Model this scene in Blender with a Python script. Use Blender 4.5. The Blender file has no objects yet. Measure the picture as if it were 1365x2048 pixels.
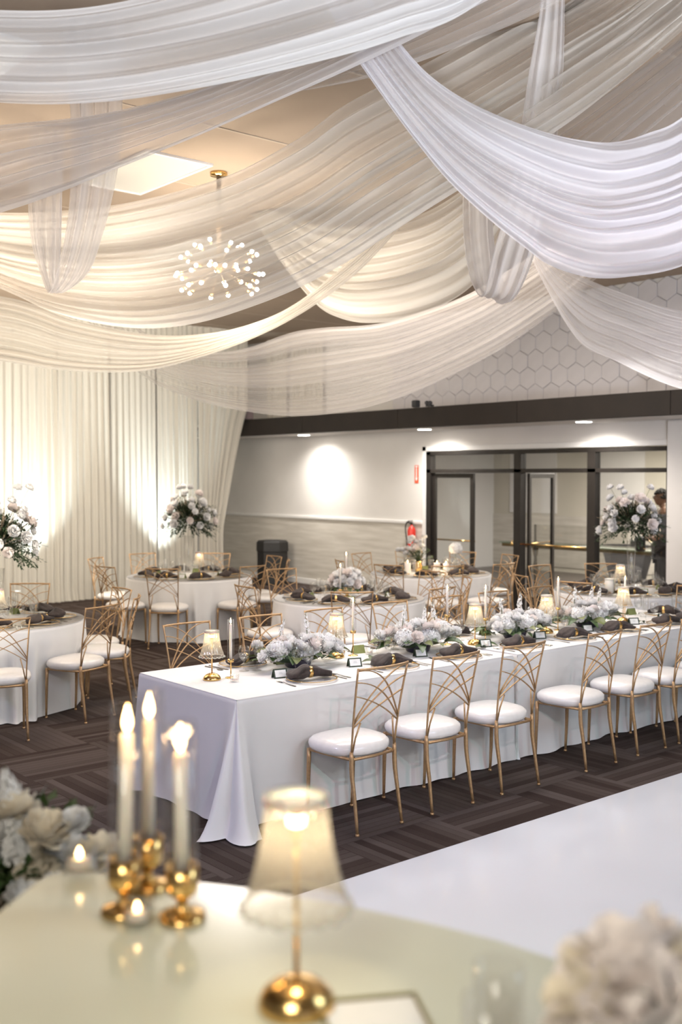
import bpy, math, random
from mathutils import Vector, Matrix
random.seed(7)
PI = math.pi
sc = bpy.context.scene
COL = sc.collection

# ------------------------------------------------------------------ camera
cd = bpy.data.cameras.new('camera')
cd.sensor_fit = 'VERTICAL'; cd.sensor_height = 36.0; cd.lens = 2140.0 / 2048.0 * 36.0
cd.clip_start = 0.05; cd.clip_end = 100
cd.dof.use_dof = True; cd.dof.focus_distance = 6.7; cd.dof.aperture_fstop = 1.9
cam = bpy.data.objects.new('camera', cd); COL.objects.link(cam)
cam.location = (0, 0, 2.05)
PITCH = math.atan(72.0 / 2140.0); YAW = math.radians(50.0)
vd = Vector((math.cos(YAW) * math.cos(PITCH), math.sin(YAW) * math.cos(PITCH), -math.sin(PITCH)))
cam.rotation_euler = vd.to_track_quat('-Z', 'Y').to_euler()
sc.camera = cam
# ------------------------------------------------------------------ world
w = bpy.data.worlds.new('world'); sc.world = w; w.use_nodes = True
bg = w.node_tree.nodes['Background']; bg.inputs[0].default_value = (.97, .97, 1.0, 1); bg.inputs[1].default_value = 0.34
# ------------------------------------------------------------------ exposure and colour
sc.view_settings.view_transform = 'Standard'; sc.view_settings.look = 'None'
sc.view_settings.gamma = 1.0; sc.view_settings.use_curve_mapping = False
sc.view_settings.exposure = 0.50
sc.cycles.use_denoising = True; sc.cycles.use_adaptive_sampling = True; sc.cycles.adaptive_threshold = .07
sc.cycles.max_bounces = 5; sc.cycles.diffuse_bounces = 2; sc.cycles.glossy_bounces = 2
sc.cycles.transmission_bounces = 4; sc.cycles.transparent_max_bounces = 18; sc.cycles.light_sampling_threshold = .03
sc.cycles.caustics_reflective = False; sc.cycles.caustics_refractive = False
sc.cycles.sample_clamp_indirect = 6.0

# ------------------------------------------------------------------ lights
def spot(name, loc, to, power, col, size=60, blend=.6, rad=.05):
    l = bpy.data.lights.new(name, 'SPOT'); l.energy = power; l.color = col
    l.spot_size = math.radians(size); l.spot_blend = blend; l.shadow_soft_size = rad
    o = bpy.data.objects.new(name, l); COL.objects.link(o); o.location = loc
    o.rotation_euler = (Vector(to) - Vector(loc)).to_track_quat('-Z', 'Y').to_euler(); return o
def area(name, loc, to, power, col, sx, sy):
    l = bpy.data.lights.new(name, 'AREA'); l.energy = power; l.color = col
    l.shape = 'RECTANGLE'; l.size = sx; l.size_y = sy
    o = bpy.data.objects.new(name, l); COL.objects.link(o); o.location = loc
    o.rotation_euler = (Vector(to) - Vector(loc)).to_track_quat('-Z', 'Y').to_euler(); return o
def point(name, loc, power, col, rad=.03):
    l = bpy.data.lights.new(name, 'POINT'); l.energy = power; l.color = col; l.shadow_soft_size = rad
    o = bpy.data.objects.new(name, l); COL.objects.link(o); o.location = loc; return o
# stage spotlights behind the photographer's shoulder
spot('stage_spot', (2.1, .5, 3.1), (6.0, 5.2, .6), 105, (1.0, .36, .44), 75, .8, .035)
spot('stage_spot', (1.35, .1, 3.3), (5.0, 5.4, .6), 150, (.66, 1.0, .94), 75, .8, .05)
# dance floor wash
area('dance_floor_wash', (5.0, -1.5, 4.3), (6.5, 2.5, 0), 125, (.66, .84, 1.0), 3.0, 2.0)
# lavender wash from the entrance side on the near end of the banquet table
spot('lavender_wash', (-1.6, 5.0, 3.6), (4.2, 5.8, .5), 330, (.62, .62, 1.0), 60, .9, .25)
# general room light, and unseen fills added for curtain, drapes, wall and tables
area('curtain_fill', (5.5, 12.2, 2.9), (6.5, 16.2, 2.4), 190, (1.0, .91, .78), 4.0, 1.0)  # unseen area light added to brighten the curtain wall
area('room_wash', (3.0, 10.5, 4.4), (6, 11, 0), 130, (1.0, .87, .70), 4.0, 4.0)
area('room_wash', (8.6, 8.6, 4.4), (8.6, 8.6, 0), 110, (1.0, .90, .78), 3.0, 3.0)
spot('drape_fill', (1.5, 7.5, .5), (4.5, 10.0, 4.6), 700, (1.0, .91, .78), 95, .9, .5)  # this and the next two: unseen spots added from below to brighten drapes
spot('drape_fill', (4.2, -2.2, .5), (6.0, 2.6, 4.6), 1150, (.92, .95, 1.0), 62, .9, .5)
spot('drape_fill', (-1.0, -.2, 1.8), (2.2, 4.2, 4.5), 900, (.96, .97, 1.0), 60, .9, .3)
spot('wall_fill', (6.5, 1.5, 2.2), (12.5, 8.8, 4.3), 700, (.93, .93, 1.0), 50, .9, .3)  # added spot, no fixture, lifts the hexagon wall
spot('banquet_front_fill', (2.9, -.2, 2.5), (5.7, 5.8, .8), 110, (1.0, .96, .93), 40, .9, .12)  # extra front light added to whiten the banquet flowers
area('banquet_fill', (5.9, 5.7, 3.15), (5.9, 5.6, 0), 56, (1.0, .98, .96), 4.5, .6)  # added overhead fill without a fixture, brightens table top and blooms
area('counter_fill', (-.6, .2, 2.9), (1.0, 1.2, 1.27), 30, (1.0, .95, .82), .8, .8)  # added fill for the counter and its bouquet

# ------------------------------------------------------------------ materials
MATS = {}
def mat(name, col=(.8, .8, .8), rough=.6, metal=0.0, spec=.5, emit=None, estr=0, sheen=0, coat=0):
    m = bpy.data.materials.new(name); m.use_nodes = True
    b = m.node_tree.nodes['Principled BSDF']
    b.inputs['Base Color'].default_value = (*col, 1); b.inputs['Roughness'].default_value = rough
    b.inputs['Metallic'].default_value = metal; b.inputs['Specular IOR Level'].default_value = spec
    if sheen: b.inputs['Sheen Weight'].default_value = sheen
    if coat: b.inputs['Coat Weight'].default_value = coat; b.inputs['Coat Roughness'].default_value = .08
    if emit: b.inputs['Emission Color'].default_value = (*emit, 1); b.inputs['Emission Strength'].default_value = estr
    MATS[name] = m; return m
def nd(m, t, **kw):
    n = m.node_tree.nodes.new(t)
    for k, v in kw.items(): setattr(n, k, v)
    return n
def lk(m, a, b): m.node_tree.links.new(a, b)
def ramp(m, fac, stops, interp='LINEAR'):
    r = nd(m, 'ShaderNodeValToRGB'); r.color_ramp.interpolation = interp
    e = r.color_ramp.elements
    while len(e) < len(stops): e.new(.5)
    for k, (p, c) in enumerate(stops): e[k].position = p; e[k].color = (*c, 1)
    lk(m, fac, r.inputs[0]); return r.outputs[0]
def mth(m, op, a, b=None, c=None):
    n = nd(m, 'ShaderNodeMath', operation=op)
    for i, v in enumerate((a, b, c)):
        if v is None: continue
        if isinstance(v, (int, float)): n.inputs[i].default_value = v
        else: lk(m, v, n.inputs[i])
    return n.outputs[0]
def noisy(m, scale=20, amt=.1, bump=0, stretch=(1, 1, 1), detail=4, coord='Object'):
    """vary the base colour and relief of a principled material with a noise"""
    b = m.node_tree.nodes['Principled BSDF']; tc = nd(m, 'ShaderNodeTexCoord'); mp = nd(m, 'ShaderNodeMapping')
    mp.inputs['Scale'].default_value = stretch; lk(m, tc.outputs[coord], mp.inputs[0])
    n = nd(m, 'ShaderNodeTexNoise'); n.inputs['Scale'].default_value = scale; n.inputs['Detail'].default_value = detail
    lk(m, mp.outputs[0], n.inputs['Vector'])
    c = b.inputs['Base Color'].default_value[:3]
    lo = tuple(x * (1 - amt) for x in c); hi = tuple(min(1, x * (1 + amt)) for x in c)
    lk(m, ramp(m, n.outputs['Fac'], [(.3, lo), (.7, hi)]), b.inputs['Base Color'])
    if bump:
        bp = nd(m, 'ShaderNodeBump'); bp.inputs['Strength'].default_value = bump; bp.inputs['Distance'].default_value = .01
        lk(m, n.outputs['Fac'], bp.inputs['Height']); lk(m, bp.outputs[0], b.inputs['Normal'])
    return m
GOLD = noisy(mat('gold_paint', (.50, .32, .17), .42, .6), 60, .12)
BRASS = noisy(mat('polished_brass', (.80, .52, .20), .2, 1.0), 30, .08)
VINYL = noisy(mat('white_vinyl', (.84, .80, .77), .28, 0, .5, coat=.3), 35, .03, .05)
LINEN = noisy(mat('white_linen', (.80, .78, .77), .85, sheen=.2), 3, .03, .06)
NAPKIN = noisy(mat('umber_napkin', (.048, .034, .030), .9, sheen=.12), 40, .25, .15)
WAX = mat('candle_wax', (.90, .84, .76), .5)
WAX.node_tree.nodes['Principled BSDF'].inputs['Subsurface Weight'].default_value = .2
FLAME = mat('candle_flame', (1, .6, .25), .5, emit=(1.0, .62, .26), estr=16)
BULB = mat('lamp_bulb', (1, .8, .5), .5, emit=(1.0, .80, .52), estr=11)
CBULB = mat('chandelier_bulb', (1, .9, .8), .5, emit=(1.0, .90, .74), estr=95)
DOWN = mat('downlight_lens', (1, .9, .8), .5, emit=(1.0, .95, .88), estr=14)
TROF = mat('light_panel', (.45, .42, .37), .5, emit=(1.0, .93, .80), estr=.20)
BLACKM = noisy(mat('dark_bronze_metal', (.030, .025, .022), .4, .4), 8, .1)
BEAMM = noisy(mat('dark_brown_beam', (.017, .012, .0095), .7), 5, .15, .05)
WALLM = noisy(mat('painted_wall', (.74, .71, .68), .8), 2, .03)
HEXM = noisy(mat('white_hex_panel', (.66, .63, .64), .7), 4, .03)
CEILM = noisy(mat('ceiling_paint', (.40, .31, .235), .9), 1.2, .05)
TRIMM = noisy(mat('white_trim', (.82, .80, .78), .5), 6, .02)
PETALW = noisy(mat('white_petal', (.95, .93, .92), .7, sheen=.3), 60, .06)
PETALC = noisy(mat('cream_petal', (.90, .80, .64), .7, sheen=.3), 60, .10)
PETALP = noisy(mat('blush_petal', (.93, .84, .80), .7, sheen=.3), 60, .08)
LEAF = noisy(mat('glossy_leaf', (.055, .095, .030), .35), 18, .35)
LEAFO = noisy(mat('olive_leaf', (.13, .15, .045), .45), 18, .3)
LEAFD = noisy(mat('dark_leaf', (.030, .055, .022), .5), 18, .35)
STEM = noisy(mat('flower_stem', (.10, .13, .05), .6), 20, .2)
DRYF = noisy(mat('tan_filler_flower', (.38, .29, .20), .8), 40, .3)
CARDG = noisy(mat('green_card', (.035, .050, .030), .6), 30, .1)
CARDO = noisy(mat('olive_card', (.22, .25, .09), .7), 30, .1)
PAPER = noisy(mat('white_paper', (.85, .84, .82), .8), 30, .02)
INK = mat('grey_ink', (.45, .45, .44), .8)
STEEL = noisy(mat('cutlery_steel', (.62, .60, .58), .18, 1.0), 30, .05)
BIN = noisy(mat('black_plastic', (.018, .017, .017), .55), 30, .2, .1)
RED = noisy(mat('extinguisher_red', (.62, .035, .02), .35), 10, .08)
SIGNR = mat('sign_red', (.75, .10, .03), .6)
FILTH = noisy(mat('dark_mechanism', (.03, .03, .035), .5), 10, .2)
COUNTER = noisy(mat('cream_gloss_counter', (.68, .69, .56), .16, coat=.5), 2.2, .05)
DANCE = noisy(mat('white_dance_vinyl', (.74, .76, .82), .17, coat=.2), .9, .03, .10, detail=2)
RISER = noisy(mat('black_riser_carpet', (.03, .028, .027), .9), 60, .3, .2)
GREENB = noisy(mat('green_gold_frame', (.30, .26, .10), .35, .7), 20, .1)
SKIN = noisy(mat('skin', (.36, .20, .13), .55), 30, .08)
HAIR = noisy(mat('dark_hair', (.022, .017, .014), .6), 80, .4, .3)
SHIRT = noisy(mat('grey_shirt', (.085, .085, .095), .9), 60, .15, .1)
TROUS = noisy(mat('dark_trousers', (.030, .028, .030), .9), 60, .15, .1)
SHOE = noisy(mat('black_leather', (.015, .014, .014), .4), 30, .2)
LOBF = noisy(mat('lobby_tile', (.13, .11, .10), .35), 3, .15)
LOBW = noisy(mat('lobby_wall', (.62, .58, .50), .8), 1, .05)
LOBP = noisy(mat('lobby_white_panel', (.76, .74, .72), .7), 1, .03)

def clear(name, tint=(1, 1, 1), base=.06, rough=.03, ripple=0, refl=1.0):
    """thin clear glass: see-through with fresnel reflections"""
    m = bpy.data.materials.new(name); m.use_nodes = True; nt = m.node_tree
    nt.nodes.remove(nt.nodes['Principled BSDF']); out = nt.nodes['Material Output']
    t = nd(m, 'ShaderNodeBsdfTransparent'); t.inputs[0].default_value = (*tint, 1)
    g = nd(m, 'ShaderNodeBsdfGlossy'); g.inputs['Roughness'].default_value = rough
    f = nd(m, 'ShaderNodeLayerWeight'); f.inputs[0].default_value = .5
    a = mth(m, 'MULTIPLY_ADD', mth(m, 'POWER', f.outputs['Facing'], 3.5), .55 * refl, base)
    mx = nd(m, 'ShaderNodeMixShader'); lk(m, a, mx.inputs[0]); lk(m, t.outputs[0], mx.inputs[1]); lk(m, g.outputs[0], mx.inputs[2])
    if ripple:
        n = nd(m, 'ShaderNodeTexNoise'); n.inputs['Scale'].default_value = ripple
        tc = nd(m, 'ShaderNodeTexCoord'); lk(m, tc.outputs['Object'], n.inputs['Vector'])
        bp = nd(m, 'ShaderNodeBump'); bp.inputs['Strength'].default_value = .6; bp.inputs['Distance'].default_value = .004
        lk(m, n.outputs['Fac'], bp.inputs['Height']); lk(m, bp.outputs[0], g.inputs['Normal']); lk(m, bp.outputs[0], f.inputs['Normal'])
    lk(m, mx.outputs[0], out.inputs[0]); MATS[name] = m; return m
GLASS = clear('drinking_glass', (.985, .985, .98), .06, .04, ripple=60, refl=.8)
PANE = clear('window_pane', (.93, .93, .92), .03, .02, refl=.5)
CHIM = clear('candle_chimney', (.985, .98, .98), .035, .03, refl=.6)
CHARG = clear('charger_glass', (.98, .97, .96), .05, .12, ripple=25, refl=.7)

def petal_translucent(m, k=.2):
    nt = m.node_tree; b = nt.nodes['Principled BSDF']; out = nt.nodes['Material Output']
    tr = nd(m, 'ShaderNodeBsdfTranslucent'); src = b.inputs['Base Color'].links[0].from_socket; lk(m, src, tr.inputs[0])
    mx = nd(m, 'ShaderNodeMixShader'); mx.inputs[0].default_value = k; lk(m, b.outputs[0], mx.inputs[1]); lk(m, tr.outputs[0], mx.inputs[2]); lk(m, mx.outputs[0], out.inputs[0])
for m_ in (PETALW, PETALC, PETALP): petal_translucent(m_)
def shade_mat():
    m = clear('ribbed_acrylic', (.97, .95, .92), .05, .08, ripple=0); nt = m.node_tree
    mx = next(n for n in nt.nodes if n.type == 'MIX_SHADER'); out = nt.nodes['Material Output']
    tr = nd(m, 'ShaderNodeBsdfTranslucent'); tr.inputs[0].default_value = (.95, .90, .80, 1)
    df = nd(m, 'ShaderNodeBsdfDiffuse'); df.inputs[0].default_value = (.85, .82, .76, 1)
    m2 = nd(m, 'ShaderNodeMixShader'); m2.inputs[0].default_value = .35; lk(m, tr.outputs[0], m2.inputs[1]); lk(m, df.outputs[0], m2.inputs[2])
    m3 = nd(m, 'ShaderNodeMixShader'); m3.inputs[0].default_value = .10; lk(m, mx.outputs[0], m3.inputs[1]); lk(m, m2.outputs[0], m3.inputs[2])
    lk(m, m3.outputs[0], out.inputs[0]); return m
SHADE = shade_mat()
RIMM = mat('frosted_acrylic_rim', (.95, .90, .80), .15, 0, .6); RIMM.node_tree.nodes['Principled BSDF'].inputs['Transmission Weight'].default_value = .55; RIMM.node_tree.nodes['Principled BSDF'].inputs['Subsurface Weight'].default_value = .3

def voile(name, col, dens=(.35, .9), scale=9.0, trans=.5, seed=0.0):
    """sheer fabric: woven density varies across the width where the pleats gather; more solid at grazing angles"""
    m = bpy.data.materials.new(name); m.use_nodes = True; nt = m.node_tree
    nt.nodes.remove(nt.nodes['Principled BSDF']); out = nt.nodes['Material Output']
    uv = nd(m, 'ShaderNodeUVMap'); mp = nd(m, 'ShaderNodeMapping'); lk(m, uv.outputs[0], mp.inputs[0])
    mp.inputs['Scale'].default_value = (.55, scale, 1); mp.inputs['Location'].default_value = (seed, seed * 1.7, seed)
    n = nd(m, 'ShaderNodeTexNoise'); n.inputs['Scale'].default_value = 1.0; n.inputs['Detail'].default_value = 1.6
    n.inputs['Roughness'].default_value = .5; lk(m, mp.outputs[0], n.inputs['Vector'])
    mr = nd(m, 'ShaderNodeMapRange'); mr.inputs['From Min'].default_value = .36; mr.inputs['From Max'].default_value = .62
    mr.inputs['To Min'].default_value = dens[0]; mr.inputs['To Max'].default_value = dens[1]; lk(m, n.outputs['Fac'], mr.inputs['Value'])
    lw = nd(m, 'ShaderNodeLayerWeight'); lw.inputs[0].default_value = .35
    a = mth(m, 'ADD', mr.outputs[0], mth(m, 'MULTIPLY', lw.outputs['Facing'], .22)); a = mth(m, 'MINIMUM', a, .97)
    d = nd(m, 'ShaderNodeBsdfDiffuse'); d.inputs[0].default_value = (*col, 1)
    tl = nd(m, 'ShaderNodeBsdfTranslucent'); tl.inputs[0].default_value = (*col, 1)
    m1 = nd(m, 'ShaderNodeMixShader'); m1.inputs[0].default_value = trans; lk(m, d.outputs[0], m1.inputs[1]); lk(m, tl.outputs[0], m1.inputs[2])
    t = nd(m, 'ShaderNodeBsdfTransparent')
    m2 = nd(m, 'ShaderNodeMixShader'); lk(m, a, m2.inputs[0]); lk(m, t.outputs[0], m2.inputs[1]); lk(m, m1.outputs[0], m2.inputs[2])
    lk(m, m2.outputs[0], out.inputs[0]); MATS[name] = m; return m
CURT = voile('ivory_curtain_voile', (.84, .80, .72), (.80, .95), 26, .45)

def carpet_mat():
    m = mat('striped_carpet_tile', (.1, .08, .07), .95, spec=.08); b = m.node_tree.nodes['Principled BSDF']
    tc = nd(m, 'ShaderNodeTexCoord'); sp = nd(m, 'ShaderNodeSeparateXYZ'); lk(m, tc.outputs['Object'], sp.inputs[0])
    T = 1 / .75
    cx = mth(m, 'FLOOR', mth(m, 'MULTIPLY', sp.outputs[0], T)); cy = mth(m, 'FLOOR', mth(m, 'MULTIPLY', sp.outputs[1], T))
    par = mth(m, 'FLOORED_MODULO', mth(m, 'ADD', cx, cy), 2.0)
    # strips run along x in one tile and along y in the next
    def lane(axis_across, axis_along):
        a = mth(m, 'FLOOR', mth(m, 'MULTIPLY', axis_across, T * 13))
        cb = nd(m, 'ShaderNodeCombineXYZ'); lk(m, a, cb.inputs[0]); lk(m, cx, cb.inputs[1]); lk(m, cy, cb.inputs[2])
        wn = nd(m, 'ShaderNodeTexWhiteNoise', noise_dimensions='3D'); lk(m, cb.outputs[0], wn.inputs['Vector'])
        fr = mth(m, 'FRACT', mth(m, 'MULTIPLY', axis_across, T * 13))
        edge = mth(m, 'LESS_THAN', fr, .13)
        return mth(m, 'SUBTRACT', wn.outputs['Value'], mth(m, 'MULTIPLY', edge, .35))
    l1 = lane(sp.outputs[0], sp.outputs[1]); l2 = lane(sp.outputs[1], sp.outputs[0])
    mx = nd(m, 'ShaderNodeMix', data_type='FLOAT'); lk(m, par, mx.inputs[0]); lk(m, l1, mx.inputs[2]); lk(m, l2, mx.inputs[3])
    pile = nd(m, 'ShaderNodeTexNoise'); pile.inputs['Scale'].default_value = 260; lk(m, tc.outputs['Object'], pile.inputs['Vector'])
    v = mth(m, 'ADD', mx.outputs[0], mth(m, 'MULTIPLY', mth(m, 'SUBTRACT', pile.outputs['Fac'], .5), 1.1))
    lk(m, ramp(m, v, [(0.0, (.040, .027, .023)), (.5, (.066, .049, .043)), (1.0, (.098, .077, .070))]), b.inputs['Base Color'])
    bp = nd(m, 'ShaderNodeBump'); bp.inputs['Strength'].default_value = .35; bp.inputs['Distance'].default_value = .006
    lk(m, pile.outputs['Fac'], bp.inputs['Height']); lk(m, bp.outputs[0], b.inputs['Normal']); return m
CARPET = carpet_mat()
def wood_wall():
    m = mat('pale_wood_panelling', (.45, .41, .36), .65); b = m.node_tree.nodes['Principled BSDF']
    tc = nd(m, 'ShaderNodeTexCoord'); mp = nd(m, 'ShaderNodeMapping'); mp.inputs['Scale'].default_value = (1, .6, 7); lk(m, tc.outputs['Object'], mp.inputs[0])
    n = nd(m, 'ShaderNodeTexNoise'); n.inputs['Scale'].default_value = 2.4; n.inputs['Detail'].default_value = 6; lk(m, mp.outputs[0], n.inputs['Vector'])
    lk(m, ramp(m, n.outputs['Fac'], [(.3, (.54, .50, .44)), (.7, (.70, .66, .60))]), b.inputs['Base Color']); return m
WOODW = wood_wall()

# ------------------------------------------------------------------ mesh helpers
def catmull(P, n):
    """resample a list of tuples (any length) to n points along a Catmull-Rom spline"""
    m = len(P); out = []
    for i in range(n):
        t = i / (n - 1) * (m - 1); k = min(int(t), m - 2); f = t - k
        p0 = P[max(k - 1, 0)]; p1 = P[k]; p2 = P[k + 1]; p3 = P[min(k + 2, m - 1)]
        out.append(tuple(.5 * ((2 * b) + (-a + c) * f + (2 * a - 5 * b + 4 * c - d) * f * f + (-a + 3 * b - 3 * c + d) * f ** 3)
                         for a, b, c, d in zip(p0, p1, p2, p3)))
    return out
class MB:
    def __init__(s): s.v = []; s.f = []; s.uv = None; s.mi = []
    def add(s, v, f, mi=0):
        o = len(s.v); s.v += [tuple(p) for p in v]; s.f += [tuple(i + o for i in q) for q in f]; s.mi += [mi] * len(f); return s
    def box(s, x0, x1, y0, y1, z0, z1, mi=0):
        return s.add([(x0, y0, z0), (x1, y0, z0), (x1, y1, z0), (x0, y1, z0), (x0, y0, z1), (x1, y0, z1), (x1, y1, z1), (x0, y1, z1)],
                     [(0, 3, 2, 1), (4, 5, 6, 7), (0, 1, 5, 4), (1, 2, 6, 5), (2, 3, 7, 6), (3, 0, 4, 7)], mi)
    def bbox(s, x0, x1, y0, y1, z0, z1, b=.005, mi=0):
        """box with chamfered long edges"""
        z = [z0, z0 + b, z1 - b, z1]; ins = [b, 0, 0, b]; v = []; f = []
        for k in range(4):
            i = ins[k]
            v += [(x0 + i, y0 + i, z[k]), (x1 - i, y0 + i, z[k]), (x1 - i, y1 - i, z[k]), (x0 + i, y1 - i, z[k])]
        for k in range(3):
            for j in range(4): f.append((4 * k + j, 4 * k + (j + 1) % 4, 4 * k + 4 + (j + 1) % 4, 4 * k + 4 + j))
        f += [(3, 2, 1, 0), (12, 13, 14, 15)]
        return s.add(v, f, mi)
    def lathe(s, prof, n=24, c=(0, 0, 0), cap=True, flute=None, mi=0):
        v = []; f = []
        for j, (r, z) in enumerate(prof):
            for i in range(n):
                a = 2 * PI * i / n; rr = r * (flute(a, j, len(prof)) if flute else 1)
                v.append((c[0] + rr * math.cos(a), c[1] + rr * math.sin(a), c[2] + z))
        m = len(prof)
        for j in range(m - 1):
            for i in range(n): f.append((j * n + i, j * n + (i + 1) % n, (j + 1) * n + (i + 1) % n, (j + 1) * n + i))
        if cap: f.append(tuple(range(n - 1, -1, -1))); f.append(tuple((m - 1) * n + i for i in range(n)))
        return s.add(v, f, mi)
    def tube(s, P, R, n=8, cap=True, flat=1.0, mi=0):
        P = [Vector(p) for p in P]
        if not isinstance(R, (list, tuple)): R = [R] * len(P)
        v = []; f = []; up = None
        for k, p in enumerate(P):
            t = (P[min(k + 1, len(P) - 1)] - P[max(k - 1, 0)])
            t = t.normalized() if t.length > 1e-9 else Vector((0, 0, 1))
            if up is None: up = Vector((0, 0, 1)) if abs(t.z) < .9 else Vector((0, 1, 0))
            a = t.cross(up); a = a.normalized() if a.length > 1e-6 else t.orthogonal().normalized(); b = t.cross(a).normalized(); up = -b if False else up
            if not k: la = a
            if a.dot(la) < 0: a = -a; b = -b
            la = a
            for i in range(n):
                an = 2 * PI * i / n + PI / n; v.append(p + a * (R[k] * math.cos(an)) + b * (R[k] * flat * math.sin(an)))
        for k in range(len(P) - 1):
            for i in range(n): f.append((k * n + i, k * n + (i + 1) % n, (k + 1) * n + (i + 1) % n, (k + 1) * n + i))
        if cap: f.append(tuple(range(n - 1, -1, -1))); f.append(tuple((len(P) - 1) * n + i for i in range(n)))
        return s.add(v, f, mi)
    def ball(s, c, r, n=10, m=7, sq=(1, 1, 1), mi=0):
        pr = [(max(math.sin(PI * k / m), .001), -math.cos(PI * k / m)) for k in range(m + 1)]
        v = []; f = []
        for (rr, z) in pr:
            for i in range(n): a = 2 * PI * i / n; v.append((c[0] + r * sq[0] * rr * math.cos(a), c[1] + r * sq[1] * rr * math.sin(a), c[2] + r * sq[2] * z))
        for j in range(m):
            for i in range(n): f.append((j * n + i, j * n + (i + 1) % n, (j + 1) * n + (i + 1) % n, (j + 1) * n + i))
        return s.add(v, f, mi)
    def grid(s, G, close=False, mi=0):
        nu = len(G); nv = len(G[0]); v = [p for r in G for p in r]; f = []
        for i in range(nu - 1):
            for j in range(nv if close else nv - 1): f.append((i * nv + j, i * nv + (j + 1) % nv, (i + 1) * nv + (j + 1) % nv, (i + 1) * nv + j))
        return s.add(v, f, mi)
    def tf(s, M, k=0):
        for i in range(k, len(s.v)): s.v[i] = tuple(M @ Vector(s.v[i]))
        return s
    def mesh(s, name, *mats, smooth=True):
        me = bpy.data.meshes.new(name); me.from_pydata(s.v, [], s.f); me.validate()
        for m in mats: me.materials.append(m)
        if smooth: me.polygons.foreach_set('use_smooth', [True] * len(me.polygons))
        if len(mats) > 1 and len(s.mi) == len(me.polygons): me.polygons.foreach_set('material_index', s.mi)
        me.update(); return me
def ob(name, me, parent=None, loc=(0, 0, 0), rot=(0, 0, 0), scl=1, label=None):
    o = bpy.data.objects.new(name, me); COL.objects.link(o)
    if parent is not None: o.parent = parent
    o.location = loc; o.rotation_euler = rot; o.scale = (scl,) * 3 if isinstance(scl, (int, float)) else scl
    if label: o['label'] = label
    return o
def tag(o, label, cat, group=None):
    o['label'] = label; o['category'] = cat
    if group: o['group'] = group
    return o
def thing(name, label, cat, loc=(0, 0, 0), rz=0, group=None):
    o = bpy.data.objects.new(name, None); COL.objects.link(o); o.location = loc; o.rotation_euler = (0, 0, rz)
    o.empty_display_size = .05; return tag(o, label, cat, group)
KIDS = {}
def kids(o):
    if o.name not in KIDS: KIDS[o.name] = list(o.children)
    return KIDS[o.name]
def dup(root, loc, rz, label, group=None, rot=None, scl=None):
    r = root.copy(); COL.objects.link(r); r.location = loc; r.rotation_euler = rot or (0, 0, rz); r['label'] = label
    if group: r['group'] = group
    if scl: r.scale = (scl,) * 3
    for ch in kids(root):
        c = ch.copy(); COL.objects.link(c); c.parent = r
        for g in kids(ch):
            d = g.copy(); COL.objects.link(d); d.parent = c
    return r
class Proto:
    """first use moves the prototype itself, later uses copy it"""
    def __init__(s, root): s.root = root; s.used = False; kids(root); [kids(c) for c in kids(root)]
    def put(s, loc, rz=0, label='', group=None, rot=None, scl=None):
        if s.used: return dup(s.root, loc, rz, label, group, rot, scl)
        s.used = True; r = s.root; r.location = loc; r.rotation_euler = rot or (0, 0, rz); r['label'] = label
        if group: r['group'] = group
        if scl: r.scale = (scl,) * 3
        return r
def struct(name, mb, m, smooth=False, parent=None):
    o = ob(name, mb.mesh(name, m, smooth=smooth) if isinstance(mb, MB) else mb, parent)
    if parent is None: o['kind'] = 'structure'
    return o

# ================================================================== SETTING
WX = 12.54; CZ = 4.70
struct('floor', MB().box(-4, WX, -7, 19.2, -.12, 0), CARPET)
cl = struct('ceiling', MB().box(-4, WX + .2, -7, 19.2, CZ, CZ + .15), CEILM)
seam = MB().box(-4, WX, -.012, .012, CZ - .006, CZ).mesh('ceiling_batten', mat('batten_paint', (.47, .38, .30), .8), smooth=False)
for k in range(14): ob('batten', seam, cl, (0, -3.6 + 1.5 * k, 0))
# back wall with the glazed opening
wb = struct('wall_back', MB().box(WX, WX + .2, 12.75, 19.2, 0, CZ).box(WX, WX + .2, -7, 8.12, 0, CZ).box(WX, WX + .2, 8.12, 12.75, 2.47, CZ), WALLM)
hexm = MB(); R_ = .172
hv = [(0, R_ * math.cos(PI / 6 + k * PI / 3) * .985, R_ * math.sin(PI / 6 + k * PI / 3) * .985) for k in range(6)]
hi = [(-.022, y * .95, z * .95) for _, y, z in hv]; ho = [(-.014, y, z) for _, y, z in hv]
hexm.add(hv + ho + hi, [tuple(range(12, 18))] + [(k, (k + 1) % 6, 6 + (k + 1) % 6, 6 + k) for k in range(6)] + [(6 + k, 6 + (k + 1) % 6, 12 + (k + 1) % 6, 12 + k) for k in range(6)])
hm = hexm.mesh('hex_panel', HEXM, smooth=False)
dy = R_ * math.sqrt(3); row = 0; z = 3.0; nhex = 0
while z < CZ - .1:
    y = 4.3 + (dy / 2 if row % 2 else 0)
    while y < 13.6:
        if nhex < 298: ob('hex_panel', hm, wb, (WX - random.uniform(0, .010), y, z)); nhex += 1
        y += dy
    row += 1; z += R_ * 1.5
struct('wall_left', MB().box(-4, WX + .2, 19.2, 19.4, 0, CZ), WALLM)
struct('wall_rear', MB().box(-4.2, -4, -7, 19.4, 0, CZ), WALLM)
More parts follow.
